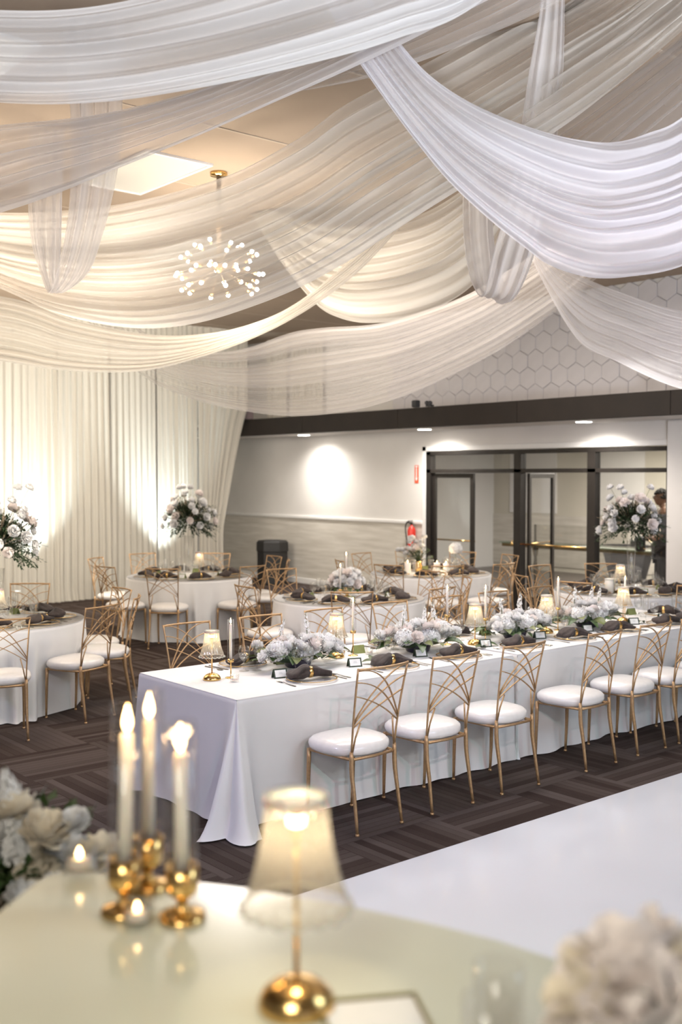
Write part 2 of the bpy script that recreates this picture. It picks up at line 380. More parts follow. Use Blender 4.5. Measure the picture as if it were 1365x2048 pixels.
# wainscot, chair rail, baseboard of the back wall
struct('trim_1', MB().box(WX - .016, WX + .002, 12.80, 19.2, .10, 1.24), WOODW, parent=None)
struct('trim_2', MB().bbox(WX - .04, WX + .002, 12.80, 19.2, 1.24, 1.30, .01), TRIMM)
struct('baseboard_back', MB().bbox(WX - .028, WX + .002, 12.80, 19.2, 0, .11, .008), TRIMM)
struct('trim_3', MB().bbox(WX - .03, WX + .002, 12.72, 12.80, 0, 2.54, .006).bbox(WX - .03, WX + .002, 8.0, 12.80, 2.46, 2.54, .006), TRIMM)
struct('wall_pier', MB().bbox(WX - .06, WX, 6.6, 8.12, 0, 2.79, .01), WALLM)
# soffit and dark fascia beam
struct('ceiling_soffit', MB().box(11.6, WX, -7, 19.2, 2.80, 2.86), WALLM)
bm_ = thing('fascia_beam', 'dark brown fascia beam running above the glass doors and white wall', 'beam', (11.56, 0, 0))
bm_['kind'] = 'structure'; del bm_['category']
seg = MB().bbox(-.06, .04, 0, 2.43, 2.795, 3.10, .004).mesh('beam_panel', BEAMM, smooth=False)
for k in range(9): ob('beam_panel', seg, bm_, (0, -4.75 + 2.44 * k, 0))
struct('roof_top_soffit', MB().box(11.6, WX, -7, 19.2, 3.02, 3.06), WALLM)
# downlights in the soffit
dl = thing('downlight', 'x', 'downlight', group='soffit downlights')
ob('trim_ring', MB().lathe([(.120, 0), (.130, -.004), (.130, -.010), (.108, -.010), (.106, .0)], 24, cap=False).mesh('downlight_ring', TRIMM), dl)
ob('lens', MB().lathe([(.106, 0), (.106, -.014)], 24).mesh('downlight_lens', DOWN), dl)
DL = Proto(dl)
for y, lab in ((15.35, 'lit recessed downlight in the soffit over the white wall and black bin'), (12.23, 'lit recessed downlight in the soffit over the first glass door'),
               (9.12, 'lit recessed downlight in the soffit over the wide fixed pane with the man')):
    DL.put((12.0, y, 2.80), 0, lab); spot('downlight_beam', (12.0, y, 2.775), (12.36, y, 0), 160, (1.0, .95, .88), 150, 1.0, .06)
# small fittings standing on the beam
t = thing('security_camera', 'small dark twin-lens camera unit on top of the beam', 'camera', (11.45, 11.60, 3.10))
ob('bracket', MB().box(-.03, .03, -.10, .02, 0, .025).mesh('camera_bracket', FILTH, smooth=False), t)
ob('lens', MB().ball((-.02, -.07, .05), .035).mesh('camera_lens', FILTH), t); ob('lens', MB().ball((-.02, .0, .055), .035).mesh('camera_lens', FILTH), t)
t = thing('speaker_box', 'small dark square speaker box on top of the beam', 'speaker', (11.45, 11.86, 3.10))
ob('body', MB().bbox(-.04, .04, -.05, .05, 0, .11, .01).mesh('speaker_body', FILTH, smooth=False), t)
t = thing('stage_light', 'small pale stage light on the beam over the pier', 'light', (11.45, 7.20, 3.10))
ob('yoke', MB().box(-.04, .04, .05, .07, 0, .16).box(-.04, .04, -.07, -.05, 0, .16).box(-.05, .05, -.08, .08, 0, .02).mesh('yoke', WALLM, smooth=False), t)
ob('body', MB().lathe([(.045, -.06), (.05, -.05), (.05, .05), (.04, .07)], 16, (0, 0, .10)).mesh('stage_light_body', TRIMM), t)
# things seen on the beam beside the curtain
t = thing('storage_box', 'dull mauve storage box on the beam beside the curtain', 'box', (11.45, 16.42, 3.10))
ob('body', MB().bbox(-.10, .10, -.12, .12, 0, .20, .01).mesh('box_body', mat('mauve_card', (.22, .17, .18), .8), smooth=False), t)

# ceiling light panels and vent
lp = thing('ceiling_light_panel', 'x', 'ceiling light', group='ceiling light panels')
ob('frame', MB().box(-.62, .62, -.32, -.29, -.02, 0).box(-.62, .62, .29, .32, -.02, 0).box(-.62, -.59, -.29, .29, -.02, 0).box(.59, .62, -.29, .29, -.02, 0).mesh('panel_frame', TRIMM, smooth=False), lp)
ob('diffuser', MB().box(-.59, .59, -.29, .29, -.012, -.004).mesh('panel_diffuser', TROF, smooth=False), lp)
LP = Proto(lp)
for p, r, lab in (((4.75, 8.35, CZ), 1.57, 'lit ceiling panel seen through the drapes above the globe chandelier'), ((2.55, 6.9, CZ), 1.57, 'lit ceiling panel seen behind the hanging fabric loop'),
                  ((6.8, 10.9, CZ), 1.57, 'lit ceiling panel between the chandelier and the curtain corner')):
    LP.put(p, r, lab)
t = thing('ceiling_vent', 'slatted return air vent in the ceiling near the hexagon wall', 'vent', (11.45, 9.55, CZ))
ob('frame', MB().box(-.75, .75, -.42, -.38, -.02, 0).box(-.75, .75, .38, .42, -.02, 0).box(-.75, -.71, -.38, .38, -.02, 0).box(.71, .75, -.38, .38, -.02, 0).mesh('vent_frame', CEILM, smooth=False), t)
ob('duct_plate', MB().box(-.71, .71, -.38, .38, -.004, -.001).mesh('vent_plate', mat('vent_dark', (.16, .12, .09), .8), smooth=False), t)
sl = MB().add([(-.70, -.02, -.004), (.70, -.02, -.004), (.70, .012, -.02), (-.70, .012, -.02), (-.70, -.014, -.001), (.70, -.014, -.001), (.70, .018, -.017), (-.70, .018, -.017)],
              [(0, 1, 2, 3), (7, 6, 5, 4), (0, 4, 5, 1), (2, 6, 7, 3), (1, 5, 6, 2), (0, 3, 7, 4)]).mesh('vent_slat', CEILM, smooth=False)
for k in range(9): ob('slat', sl, t, (0, -.33 + .083 * k, 0))

# ---------------------------------------------------------------- storefront
st = thing('window_1', 'dark metal framed glass storefront with transoms', 'window', (WX + .03, 0, 0)); st['kind'] = 'structure'; del st['category']
F = .05
def bar(y0, y1, z0, z1, nm='frame_bar', par=st, x0=-.05, x1=.07):
    return ob(nm, MB().bbox(x0, x1, y0, y1, z0, z1, .004).mesh(nm, BLACKM, smooth=False), par)
bar(12.62, 12.74, 0, 2.45, 'jamb'); bar(8.12, 8.16, 0, 2.45, 'jamb')
bar(8.12, 12.74, 2.39, 2.45, 'head_bar'); bar(8.12, 12.74, 2.10, 2.16, 'transom_bar')
bar(10.68, 10.82, 0, 2.40, 'mullion'); bar(9.31, 9.45, 0, 2.40, 'mullion')
bar(8.12, 9.40, 0, .08, 'sill_bar')
def pane(y0, y1, z0, z1, par=st, x=0.01): return ob('pane', MB().box(x - .004, x + .004, y0, y1, z0, z1).mesh('pane', PANE, smooth=False), par)
pane(10.82, 12.62, 2.16, 2.39); pane(9.45, 10.68, 2.16, 2.39); pane(8.16, 9.31, 2.16, 2.39)
pane(8.16, 9.31, .08, 2.10)
# doors: leaf with rails, glass, push bar
def door(nm, width, hinge, ang, lab):
    d = thing(nm, lab, 'door', hinge, ang); d['kind'] = 'structure'; del d['category']
    H_ = 2.09; s = .07
    ob('stile', MB().bbox(-.022, .022, 0, s, .01, H_, .004).mesh('stile', BLACKM, smooth=False), d)
    ob('stile', MB().bbox(-.022, .022, width - s, width, .01, H_, .004).mesh('stile', BLACKM, smooth=False), d)
    ob('top_rail', MB().bbox(-.022, .022, s, width - s, H_ - s, H_, .004).mesh('top_rail', BLACKM, smooth=False), d)
    ob('bottom_rail', MB().bbox(-.022, .022, s, width - s, .01, .20, .004).mesh('bottom_rail', BLACKM, smooth=False), d)
    ob('pane', MB().box(-.004, .004, s, width - s, .20, H_ - s).mesh('door_pane', PANE, smooth=False), d)
    ob('push_bar', MB().tube([(-.06, s * .5, 1.0), (-.06, width - s * .5, 1.0)], .014).tube([(-.06, s * .5, 1.0), (0, s * .5, 1.0)], .01).tube([(-.06, width - s * .5, 1.0), (0, width - s * .5, 1.0)], .01).mesh('push_bar', BRASS), d)
    return d
door('door_1', .89, (WX + .05, 12.62, 0), PI + .04, 'closed glass door leaf hinged by the extinguisher')
door('door_4', .89, (WX + .07, 10.85, 0), -.85, 'glass door leaf swung open beside the first mullion')
ob('push_bar', MB().tube([(-.06, 9.46, 1.02), (-.06, 10.67, 1.02)], .014).mesh('push_bar', BRASS), st)
door('door_2', .92, (WX + .14, 10.66, 0), PI + 1.83, 'glass door leaf standing open into the lobby')

# ---------------------------------------------------------------- lobby behind the glass
struct('floor_lobby', MB().box(WX, 19.5, 3, 19.2, -.12, 0), LOBF)
lw = struct('wall_lobby', MB().box(18.3, 18.5, 3, 19.2, 0, 3.0), LOBW)
pm = MB().bbox(-.03, 0, 0, 1.30, 1.24, 2.9, .006).mesh('wall_panel', LOBP, smooth=False)
for y in (8.0, 9.9, 12.4, 14.6): ob('wall_panel', pm, lw, (18.3, y, 0))
ob('dado_panel', MB().box(18.28, 18.3, 3, 19.2, .1, 1.2).mesh('dado', WOODW, smooth=False), lw)
struct('ceiling_lobby', MB().box(WX, 19.5, 3, 19.2, 2.86, 2.96), LOBW)
struct('wall_lobby_left', MB().box(WX + .2, 18.3, 16.4, 16.5, 0, 3.0), LOBP)
area('lobby_light', (15.6, 10.2, 2.75), (15.6, 10.2, 0), 330, (1.0, .94, .84), 3.0, 5.0)
WOODD = noisy(mat('dark_gilt_wood', (.14, .09, .035), .45), 20, .3)
t = thing('lobby_console', 'long glass-topped console table with turned gold legs behind the glass', 'table', (14.95, 11.3, 0))
ob('table_top', MB().bbox(-.25, .25, -1.75, 1.75, .84, .865, .006).mesh('console_glass', clear('green_glass_top', (.70, .85, .78), .25, .05), smooth=False), t)
ob('apron', MB().bbox(-.22, .22, -1.70, 1.70, .78, .84, .008).mesh('console_apron', WOODD, smooth=False), t)
cleg = MB().lathe([(.05, 0), (.055, .03), (.03, .08), (.022, .20), (.045, .32), (.055, .42), (.03, .52), (.025, .60), (.05, .70), (.055, .76), (.055, .78)], 14).mesh('console_leg', WOODD)
for y in (-1.55, -.2, 1.1):
    for x in (0,): ob('leg', cleg, t, (x, y, 0))
t = thing('glass_railing', 'clear glass railing panel standing in the lobby', 'railing', (13.9, 10.62, 0))
ob('panel', MB().box(-.006, .006, -.9, .9, .05, 1.25).mesh('railing_panel', PANE, smooth=False), t)
ob('shoe', MB().bbox(-.03, .03, -.9, .9, 0, .08, .005).mesh('railing_shoe', BLACKM, smooth=False), t)
ob('end_post', MB().bbox(-.012, .012, .9, .93, 0, 1.25, .003).mesh('railing_post', BLACKM, smooth=False), t)
t = thing('sofa_chair', 'dark tufted lounge chair in the lobby behind the glass', 'chair', (16.3, 11.4, 0))
ob('seat', MB().ball((0, 0, .28), .3, 16, 10, (1, 1.1, .6)).mesh('lounge_seat', TROUS), t)
ob('backrest', MB().grid([[(.28 * math.cos(a) * (1 + .1 * k), .34 * math.sin(a) * (1 + .1 * k), .2 + .12 * k) for a in [PI * (-.6 + 1.2 * i / 16) for i in range(17)]] for k in range(6)]).mesh('lounge_back', TROUS), t)
for x in (-.18, .18):
    for y in (-.2, .2): ob('leg', MB().tube([(x, y, 0), (x * .9, y * .9, .2)], [.012, .02]).mesh('lounge_leg', GREENB), t)

# sign, extinguisher, bin
t = thing('extinguisher_sign', 'narrow red and white fire extinguisher sign with a downward arrow', 'sign', (WX - .003, 12.96, 1.93))
ob('plate', MB().box(-.006, 0, -.045, .045, 0, .30).mesh('sign_plate', SIGNR, smooth=False), t)
ob('arrow', MB().add([(-.008, -.012, .25), (-.008, .012, .25), (-.008, .012, .09), (-.008, .03, .09), (-.008, 0, .03), (-.008, -.03, .09), (-.008, -.012, .09)], [(0, 1, 2, 6), (3, 4, 5)]).mesh('arrow', PAPER, smooth=False), t)
ob('pictogram', MB().box(-.008, -.006, -.025, .025, .262, .288).mesh('pictogram', PAPER, smooth=False), t)
t = thing('fire_extinguisher', 'red fire extinguisher hanging on the wall beside the glass doors', 'fire extinguisher', (WX - .10, 12.98, .78))
ob('cylinder', MB().lathe([(.05, 0), (.068, .015), (.07, .05), (.07, .36), (.05, .41), (.02, .43), (.02, .45)], 20).mesh('extinguisher_body', RED), t)
ob('label', MB().grid([[(.0712 * math.cos(a), .0712 * math.sin(a), z) for a in [PI * (.75 + .5 * i / 8) for i in range(9)]] for z in (.14, .27)]).mesh('extinguisher_label', PAPER), t)
ob('valve', MB().lathe([(.018, .44), (.022, .47), (.015, .50)], 12).bbox(-.09, .02, -.01, .01, .48, .50, .003).bbox(-.08, .02, -.008, .008, .51, .525, .003).mesh('extinguisher_valve', BLACKM), t)
ob('hose', MB().tube(catmull([(-.02, 0, .47), (-.03, .07, .50), (-.03, .12, .40), (-.02, .10, .2), (-.02, .09, .08)], 16), .011).tube([(-.02, .09, .08), (-.02, .09, -.01)], [.012, .02]).mesh('extinguisher_hose', BLACKM), t)
t = thing('litter_bin', 'black hexagonal plastic waste bin standing against the wood wainscot', 'bin', (12.02, 16.35, 0), .35)
hx = lambda r, z: [(r * math.cos(PI / 3 * k), r * math.sin(PI / 3 * k), z) for k in range(6)]
ob('body', MB().grid([hx(.27, 0), hx(.285, .03), hx(.29, .62)], True).add(hx(.27, 0), [(5, 4, 3, 2, 1, 0)]).mesh('bin_body', BIN, smooth=False), t)
ob('lid', MB().grid([hx(.285, .62), hx(.305, .63), hx(.305, .66), hx(.30, .80), hx(.26, .835), hx(.15, .84), hx(.13, .82)], True).add(hx(.13, .82), [tuple(range(6))]).mesh('bin_lid', BIN, smooth=False), t)

# ---------------------------------------------------------------- the man in the lobby
def skinmesh(name, verts, edges, radii, m, level=2, root=0):
    me = bpy.data.meshes.new(name); me.from_pydata(verts, edges, []); o = bpy.data.objects.new(name, me); COL.objects.link(o)
    md = o.modifiers.new('skin', 'SKIN'); md.use_smooth_shade = True
    for i, r in enumerate(radii):
        sv = me.skin_vertices[0].data[i]; sv.radius = (r, r) if not isinstance(r, tuple) else r; sv.use_root = (i == root)
    sb = o.modifiers.new('sub', 'SUBSURF'); sb.levels = level; sb.render_levels = level
    dg = bpy.context.evaluated_depsgraph_get(); ev = bpy.data.meshes.new_from_object(o.evaluated_get(dg)); bpy.data.objects.remove(o)
    ev.name = name; ev.materials.clear(); ev.materials.append(m); ev.polygons.foreach_set('use_smooth', [True] * len(ev.polygons)); return ev
# local frame: faces -X (towards the hall); built 1.84 m tall
V = [(0, 0, .98), (0, 0, 1.15), (0, 0, 1.36), (.01, 0, 1.50), (.0, 0, 1.58), (-.02, 0, 1.66),
     (0, .19, 1.46), (0, .25, 1.28), (-.06, .26, 1.16), (-.20, .17, 1.10), (-.27, .10, 1.12),
     (0, -.19, 1.46), (0, -.25, 1.28), (-.06, -.26, 1.16), (-.20, -.17, 1.10), (-.27, -.10, 1.12),
     (0, .10, .90), (-.03, .12, .50), (.02, .13, .10), (-.07, .14, .05),
     (0, -.10, .90), (0, -.12, .50), (.03, -.13, .10), (-.06, -.14, .05)]
E_ = [(0, 1), (1, 2), (2, 3), (3, 4), (4, 5), (3, 6), (6, 7), (7, 8), (8, 9), (9, 10), (3, 11), (11, 12), (12, 13), (13, 14), (14, 15),
      (0, 16), (16, 17), (17, 18), (18, 19), (0, 20), (20, 21), (21, 22), (22, 23)]
RD = [(.13, .17), (.12, .16), (.14, .19), (.09, .12), .058, .055, .07, .05, .045, .038, .035, .07, .05, .045, .038, .035, .095, .062, .045, .04, .095, .062, .045, .04]
body = skinmesh('person', V, E_, RD, SKIN)
man = ob('person', body, None, (14.02, 9.19, 0), (0, 0, -.85)); tag(man, 'man in grey shirt and glasses standing behind the glass wall', 'person')
# head with face relief
hd = MB(); n, m_ = 24, 18; G = []
for j in range(m_ + 1):
    ph = PI * j / m_; r_ = []
    for i in range(n):
        a = 2 * PI * i / n; rr = math.sin(ph) + .001; zz = -math.cos(ph)
        wdt = .076 * (1 - .22 * max(0, -zz)) ; dep = .097 * (1 - .10 * max(0, -zz))
        x = -math.cos(a) * dep * rr; y = math.sin(a) * wdt * rr; z = zz * .12
        if x < 0:
            x -= .022 * math.exp(-(y / .014) ** 2 - ((z + .012) / .022) ** 2)            # nose
            x += .010 * math.exp(-((abs(y) - .032) / .016) ** 2 - ((z - .018) / .014) ** 2)  # eye sockets
            x -= .006 * math.exp(-(y / .026) ** 2 - ((z + .055) / .010) ** 2)            # lips
            x -= .010 * math.exp(-(y / .03) ** 2 - ((z + .10) / .02) ** 2)               # chin
        r_.append((x, y, z))
    G.append(r_)
hd.grid(G, True); hd.ball((0, .078, -.005), .026, 8, 6, (.6, .35, 1)); hd.ball((0, -.078, -.005), .026, 8, 6, (.6, .35, 1))
ob('head', hd.mesh('head', SKIN), man, (-.03, 0, 1.72), (0, .12, 0))
hr = MB(); rnd = random.Random(3)
for k in range(150):
    a = rnd.uniform(0, 2 * PI); ph = rnd.uniform(0, 1.75); x = -math.cos(a) * math.sin(ph); y = math.sin(a) * math.sin(ph); z = math.cos(ph)
    if x < -.25 and z < .45: continue
    hr.ball((x * .097 + .008, y * .082, z * .118 + .012), rnd.uniform(.016, .026), 7, 5)
ob('hair', hr.mesh('curly_hair', HAIR), man, (-.03, 0, 1.72))
gl = MB()
for s_ in (-1, 1):
    gl.tube([(-.108, s_ * .034 + .022 * math.cos(a), .016 + .017 * math.sin(a)) for a in [2 * PI * k / 12 for k in range(13)]], .0025, 5)
    gl.tube([(-.106, s_ * .056, .02), (0, s_ * .08, .012)], .0022, 5)
gl.tube([(-.108, -.012, .02), (-.108, .012, .02)], .0025, 5)
ob('spectacles', gl.mesh('spectacles', BLACKM), man, (-.03, 0, 1.72))
VS = V[0:4] + V[6:9] + V[11:14] + [(0, 0, .90)]
ES = [(0, 1), (1, 2), (2, 3), (3, 4), (4, 5), (5, 6), (3, 7), (7, 8), (8, 9), (0, 10)]
ob('shirt', skinmesh('shirt', VS, ES, [(.145, .185), (.14, .18), (.16, .21), (.10, .12), .085, .066, .056, .085, .066, .056, (.15, .19)], SHIRT), man)
VT = [V[0]] + V[16:19] + V[20:23]; ob('trousers', skinmesh('trousers', VT, [(0, 1), (1, 2), (2, 3), (0, 4), (4, 5), (5, 6)], [(.14, .18), .11, .078, .062, .11, .078, .062], TROUS), man)
for s_ in (-1, 1):
    ob('shoe', MB().ball((-.05, s_ * .135, .045), .06, 12, 8, (2.1, .8, .75)).mesh('shoe', SHOE), man)
    for q in range(5):
        ang = (q - 1.5) * .16; L_ = (.062, .072, .068, .055, .05)[q]
        if q == 4: P_ = [(-.27, s_ * .10, 1.13), (-.28, s_ * .085, 1.165), (-.30, s_ * .06, 1.175)]
        else: P_ = [(-.275, s_ * .10, 1.13 - .016 * q), (-.275 - L_ * .6, s_ * (.085), 1.13 - .017 * q), (-.285 - L_ * .7, s_ * .05, 1.12 - .017 * q)]
        ob('finger', MB().tube(catmull(P_, 7), [.009, .0095, .009, .009, .0085, .008, .006], 7).mesh('finger', SKIN), man)
t = thing('camera_bag', 'dark camera gear held at the waist of the man in grey', 'bag', (13.78, 9.42, 0), -.85)
ob('body', MB().bbox(-.06, .06, -.16, .16, .92, 1.14, .02).mesh('bag_body', FILTH), t)
ob('lens', MB().lathe([(.04, 0), (.045, .06), (.04, .08)], 16, (0, 0, 0)).tf(Matrix.Translation((-.06, 0, 1.04)) @ Matrix.Rotation(-PI / 2, 4, 'Y')).mesh('bag_lens', FILTH), t)

# ================================================================== CURTAIN WALL
def curtain(x0, x1, lab, seed, tie=False, Y=16.2, z0=.01, z1=CZ - .01, nf=9, amp=.035):
    rnd = random.Random(seed); nu = 30 if not tie else 34; nv = nf * 12 + 1
    ph = [rnd.uniform(.7, 1.3) for _ in range(nf)]; tot = sum(ph); edges = [0]
    for p in ph: edges.append(edges[-1] + p / tot)
    am = [rnd.uniform(.5, 1.25) for _ in range(nf)]; G = []; UV = []
    for i in range(nu):
        t = i / (nu - 1); z = z0 + (z1 - z0) * t; r_ = []
        for j in range(nv):
            v = j / (nv - 1); k = max(q for q in range(nf) if edges[q] <= v + 1e-9); f = (v - edges[k]) / (edges[k + 1] - edges[k])
            s = math.sin(f * 2 * PI) * am[k]
            x = x0 + (x1 - x0) * v + .02 * math.sin(3 * v + seed + t * 2)
            if tie:  # the last panel is drawn in towards its hem
                pull = max(0.0, (3.25 - z) / 3.25); pull = min(1, pull * 1.5) ** .8
                x -= (x1 - x0) * .50 * v * pull
            y = Y + amp * s * (1 - .35 * t) + .025 * math.sin(2.2 * v * PI + seed)
            if z < .25: y -= .05 * (1 - z / .25) ** 2 * (.6 + .6 * math.sin(9 * v + seed))
            r_.append((x, y, z))
        G.append(r_)
    me = MB().grid(G).mesh('curtain_panel', CURT); ul = me.uv_layers.new(name='UVMap')
    uvs = []
    for p in me.polygons:
        for li in p.loop_indices:
            vi = me.loops[li].vertex_index; uvs += [(vi // nv) / nu * 2, (vi % nv) / nv]
    ul.data.foreach_set('uv', uvs)
    o = ob('curtain_panel', me); tag(o, lab, 'curtain', 'ivory pipe and drape panels'); return o
cx = [-1.5, .1, 1.7, 3.2, 4.45, 5.55, 6.6, 7.6, 8.55, 9.45, 10.3, 11.35]
labs = ['ivory curtain panel at the entrance end of the hall', 'ivory curtain panel second from the entrance end', 'ivory curtain panel third from the entrance end', 'ivory curtain panel fourth from the entrance end',
        'ivory curtain panel near the first tall floral vase, entrance side', 'white glowing curtain panel directly behind the first tall floral vase', 'ivory curtain panel just past the first glowing uplight',
        'plain ivory curtain panel midway between the two glowing uplights', 'ivory curtain panel before the second glowing uplight', 'white glowing curtain panel behind the small crystal lamp table', 'last ivory curtain panel, tapering beside the white wall']
for k in range(11): curtain(cx[k] + .003, cx[k + 1] - .003, labs[k], 11 + k, tie=(k == 10), nf=8 if k < 10 else 7)
# cool uplights standing behind the sheer curtain
up = thing('uplight', 'x', 'uplight', group='curtain uplights')
ob('housing', MB().lathe([(.08, 0), (.085, .02), (.085, .16), (.075, .17)], 18).mesh('uplight_housing', FILTH), up)
ob('lens', MB().lathe([(.07, .168), (.07, .172)], 18).mesh('uplight_lens', mat('uplight_lens', (.8, .95, 1), .5, emit=(.8, .97, 1), estr=6)), up)
UP = Proto(up)
for x, lab in ((7.15, 'small round uplight glowing behind the curtain near the first tall vase'), (9.55, 'small round uplight glowing behind the curtain near the lamp-lit round table'), (3.9, 'small round uplight behind the curtain toward the entrance')):
    UP.put((x, 16.75, 0), 0, lab); spot('uplight_beam', (x, 16.75, .19), (x + .02, 16.25, 3.0), 800, (.86, .98, 1.0), 66, .9, .07)
for k, (y0, y1, lab) in enumerate(((16.35, 17.0, 'short ivory curtain hanging above the beam beside the big curtain'), (15.3, 16.2, 'narrow ivory curtain strip above the beam'))):
    o = curtain(0, y1 - y0, lab, 40 + k, Y=0, z0=3.12, nf=6, amp=.03); o.rotation_euler = (0, 0, PI / 2); o.location = (12.38, y0, 0)

# ================================================================== CEILING DRAPES (upper hem curve, lower hem curve)
def drape(up_, lo, lab, m, npl=9, amp=.045, nu=90, nv=110, seed=1, bow=0.0, mid=None, cat='ceiling drape'):
    rnd = random.Random(seed); U_ = catmull(up_, nu); L = catmull(lo, nu); Mi = catmull(mid, nu) if mid else None
    ph = [rnd.uniform(.6, 1.5) for _ in range(npl)]; tot = sum(ph); e = [0]
    for p in ph: e.append(e[-1] + p / tot)
    am = [rnd.uniform(.35, 1.2) for _ in range(npl)]; G = []
    for i in range(nu):
        t = i / (nu - 1); row = []
        a = Vector(U_[i]); b = Vector(L[i]); c = Vector(Mi[i]) if Mi else None
        tn = Vector(L[min(i + 1, nu - 1)]) - Vector(L[max(i - 1, 0)])
        nrm = tn.cross(b - a); nrm = nrm.normalized() if nrm.length > 1e-6 else Vector((0, 0, 1))
        wid = (b - a).length
        for j in range(nv):
            v = j / (nv - 1) 
            vv = min(.9999, max(0, v + .02 * math.sin(5 * t + seed + 7 * v)))
            k = max(q for q in range(npl) if e[q] <= vv); f = (vv - e[k]) / (e[k + 1] - e[k])
            w_ = .5 - .5 * math.cos(PI * f); A0 = am[k] * (1 - w_) + am[min(k + 1, npl - 1)] * w_
            s = (math.sin(2 * PI * f) + .30 * math.sin(4 * PI * f)) * A0
            p = a.lerp(b, v) if not c else a * (1 - v) ** 2 + c * 2 * v * (1 - v) + b * v * v
            A = min(amp, wid * .06)
            p = p + nrm * (A * s + bow * math.sin(PI * v)) 
            row.append((p.x, p.y, min(p.z, CZ - .012)))
        G.append(row)
    me = MB().grid(G).mesh('ceiling_drape', m); ul = me.uv_layers.new(name='UVMap'); uvs = []
    for p in me.polygons:
        for li in p.loop_indices:
            vi = me.loops[li].vertex_index; uvs += [(vi // nv) / nu * 3, (vi % nv) / nv]
    ul.data.foreach_set('uv', uvs)
    o = ob('ceiling_drape', me); tag(o, lab, cat, 'sheer drapes swagged from the ceiling'); return o
VO = [voile('sheer_white_voile', (.92, .91, .92), (.34, .93), 3.2, .45, 1.3), voile('sheer_voile_fine', (.91, .88, .88), (.28, .80), 3.5, .5, 4.1),
      voile('cream_sheer_voile', (.86, .82, .76), (.42, .86), 6, .5, 7.7), voile('bright_white_voile', (.90, .88, .93), (.50, .95), 4, .4, 2.2),
      voile('thin_voile', (.82, .78, .76), (.12, .42), 5, .5, 9.4), voile('loop_voile', (.84, .80, .79), (.50, .86), 3, .5, 5.5), voile('airy_cream_voile', (.91, .87, .82), (.24, .72), 6, .5, 3.3)]
drape([(-0.000, 5.709, 4.576), (1.026, 5.055, 4.157), (1.878, 4.520, 4.052), (2.512, 4.131, 4.186), (3.376, 3.610, 4.590), (3.797, 2.827, 4.690)],
      [(-0.001, 5.708, 4.536), (0.378, 5.455, 4.106), (0.854, 5.149, 3.834), (1.351, 4.834, 3.688), (1.869, 4.510, 3.648), (2.227, 4.289, 3.676), (2.633, 4.040, 3.772), (3.071, 3.773, 3.915), (3.364, 3.595, 4.035), (3.685, 3.403, 4.217), (4.291, 3.052, 4.879)],
      'widest sheer white swag crossing closest overhead, above the fabric loop', VO[0], 7, .06, seed=3)
drape([(0.965, 8.399, 4.690), (2.127, 8.906, 4.667), (2.596, 7.557, 4.399), (2.842, 6.860, 4.345), (3.132, 6.032, 4.267), (3.414, 5.238, 4.288), (3.675, 4.515, 4.440), (3.923, 3.827, 4.586), (4.142, 3.224, 4.760)],
      [(0.999, 8.719, 4.690), (2.114, 8.891, 4.062), (2.529, 7.688, 3.728), (2.829, 6.844, 3.757), (3.024, 6.297, 3.816), (3.165, 5.908, 3.891), (3.384, 5.299, 3.999), (3.571, 4.780, 4.108), (3.742, 4.306, 4.210), (3.917, 3.820, 4.335), (4.095, 3.332, 4.484), (4.219, 2.999, 4.673)],
      'thin mauve-white sheer band slanting up in front of the fabric loop', VO[1], 7, .05, seed=8)
drape([(2.315, 10.043, 4.690), (3.411, 10.640, 4.692), (3.759, 9.094, 4.339), (4.077, 7.697, 4.187), (4.346, 6.541, 4.215), (4.517, 5.819, 4.362), (4.615, 5.411, 4.517), (4.766, 4.776, 4.651), (4.938, 4.053, 4.822), (4.605, 3.271, 4.690), (4.435, 2.748, 4.690)],
      [(2.430, 10.549, 4.690), (3.401, 10.627, 4.213), (3.744, 9.077, 3.679), (3.893, 8.404, 3.420), (4.031, 7.789, 3.259), (4.158, 7.227, 3.175), (4.278, 6.710, 3.175), (4.390, 6.234, 3.239), (4.494, 5.793, 3.332), (4.593, 5.384, 3.467), (4.667, 5.078, 3.595), (4.780, 4.614, 3.783), (4.935, 3.971, 4.021), (5.027, 3.596, 4.208), (5.110, 3.262, 4.425), (5.194, 2.927, 4.670), (5.264, 2.651, 4.885)],
      'broad pleated swag hanging just in front of the globe chandelier', VO[6], 13, .05, nu=120, nv=150, seed=5)
drape([(3.763, 4.412, 4.877), (3.834, 4.311, 4.575), (3.907, 4.214, 4.380), (4.004, 4.086, 4.185), (4.118, 3.942, 4.042), (4.249, 3.780, 3.930), (4.410, 3.581, 3.827), (4.537, 3.426, 3.775), (4.632, 3.311, 3.761), (4.728, 3.198, 3.791), (4.830, 3.078, 3.858), (5.044, 2.836, 4.126), (5.265, 2.596, 4.621)],
      [(3.323, 4.280, 4.690), (3.670, 4.509, 4.595), (3.751, 4.398, 4.331), (3.849, 4.267, 4.082), (3.962, 4.118, 3.820), (4.075, 3.970, 3.587), (4.204, 3.805, 3.382), (4.315, 3.664, 3.232), (4.395, 3.564, 3.137), (4.522, 3.407, 3.063), (4.649, 3.255, 3.057), (4.814, 3.058, 3.101), (5.025, 2.814, 3.277), (5.260, 2.555, 3.707), (5.481, 2.327, 4.421)],
      'brightest white pleated swag, deepest on the side above the glass doors', VO[3], 9, .06, nu=110, nv=140, seed=12)
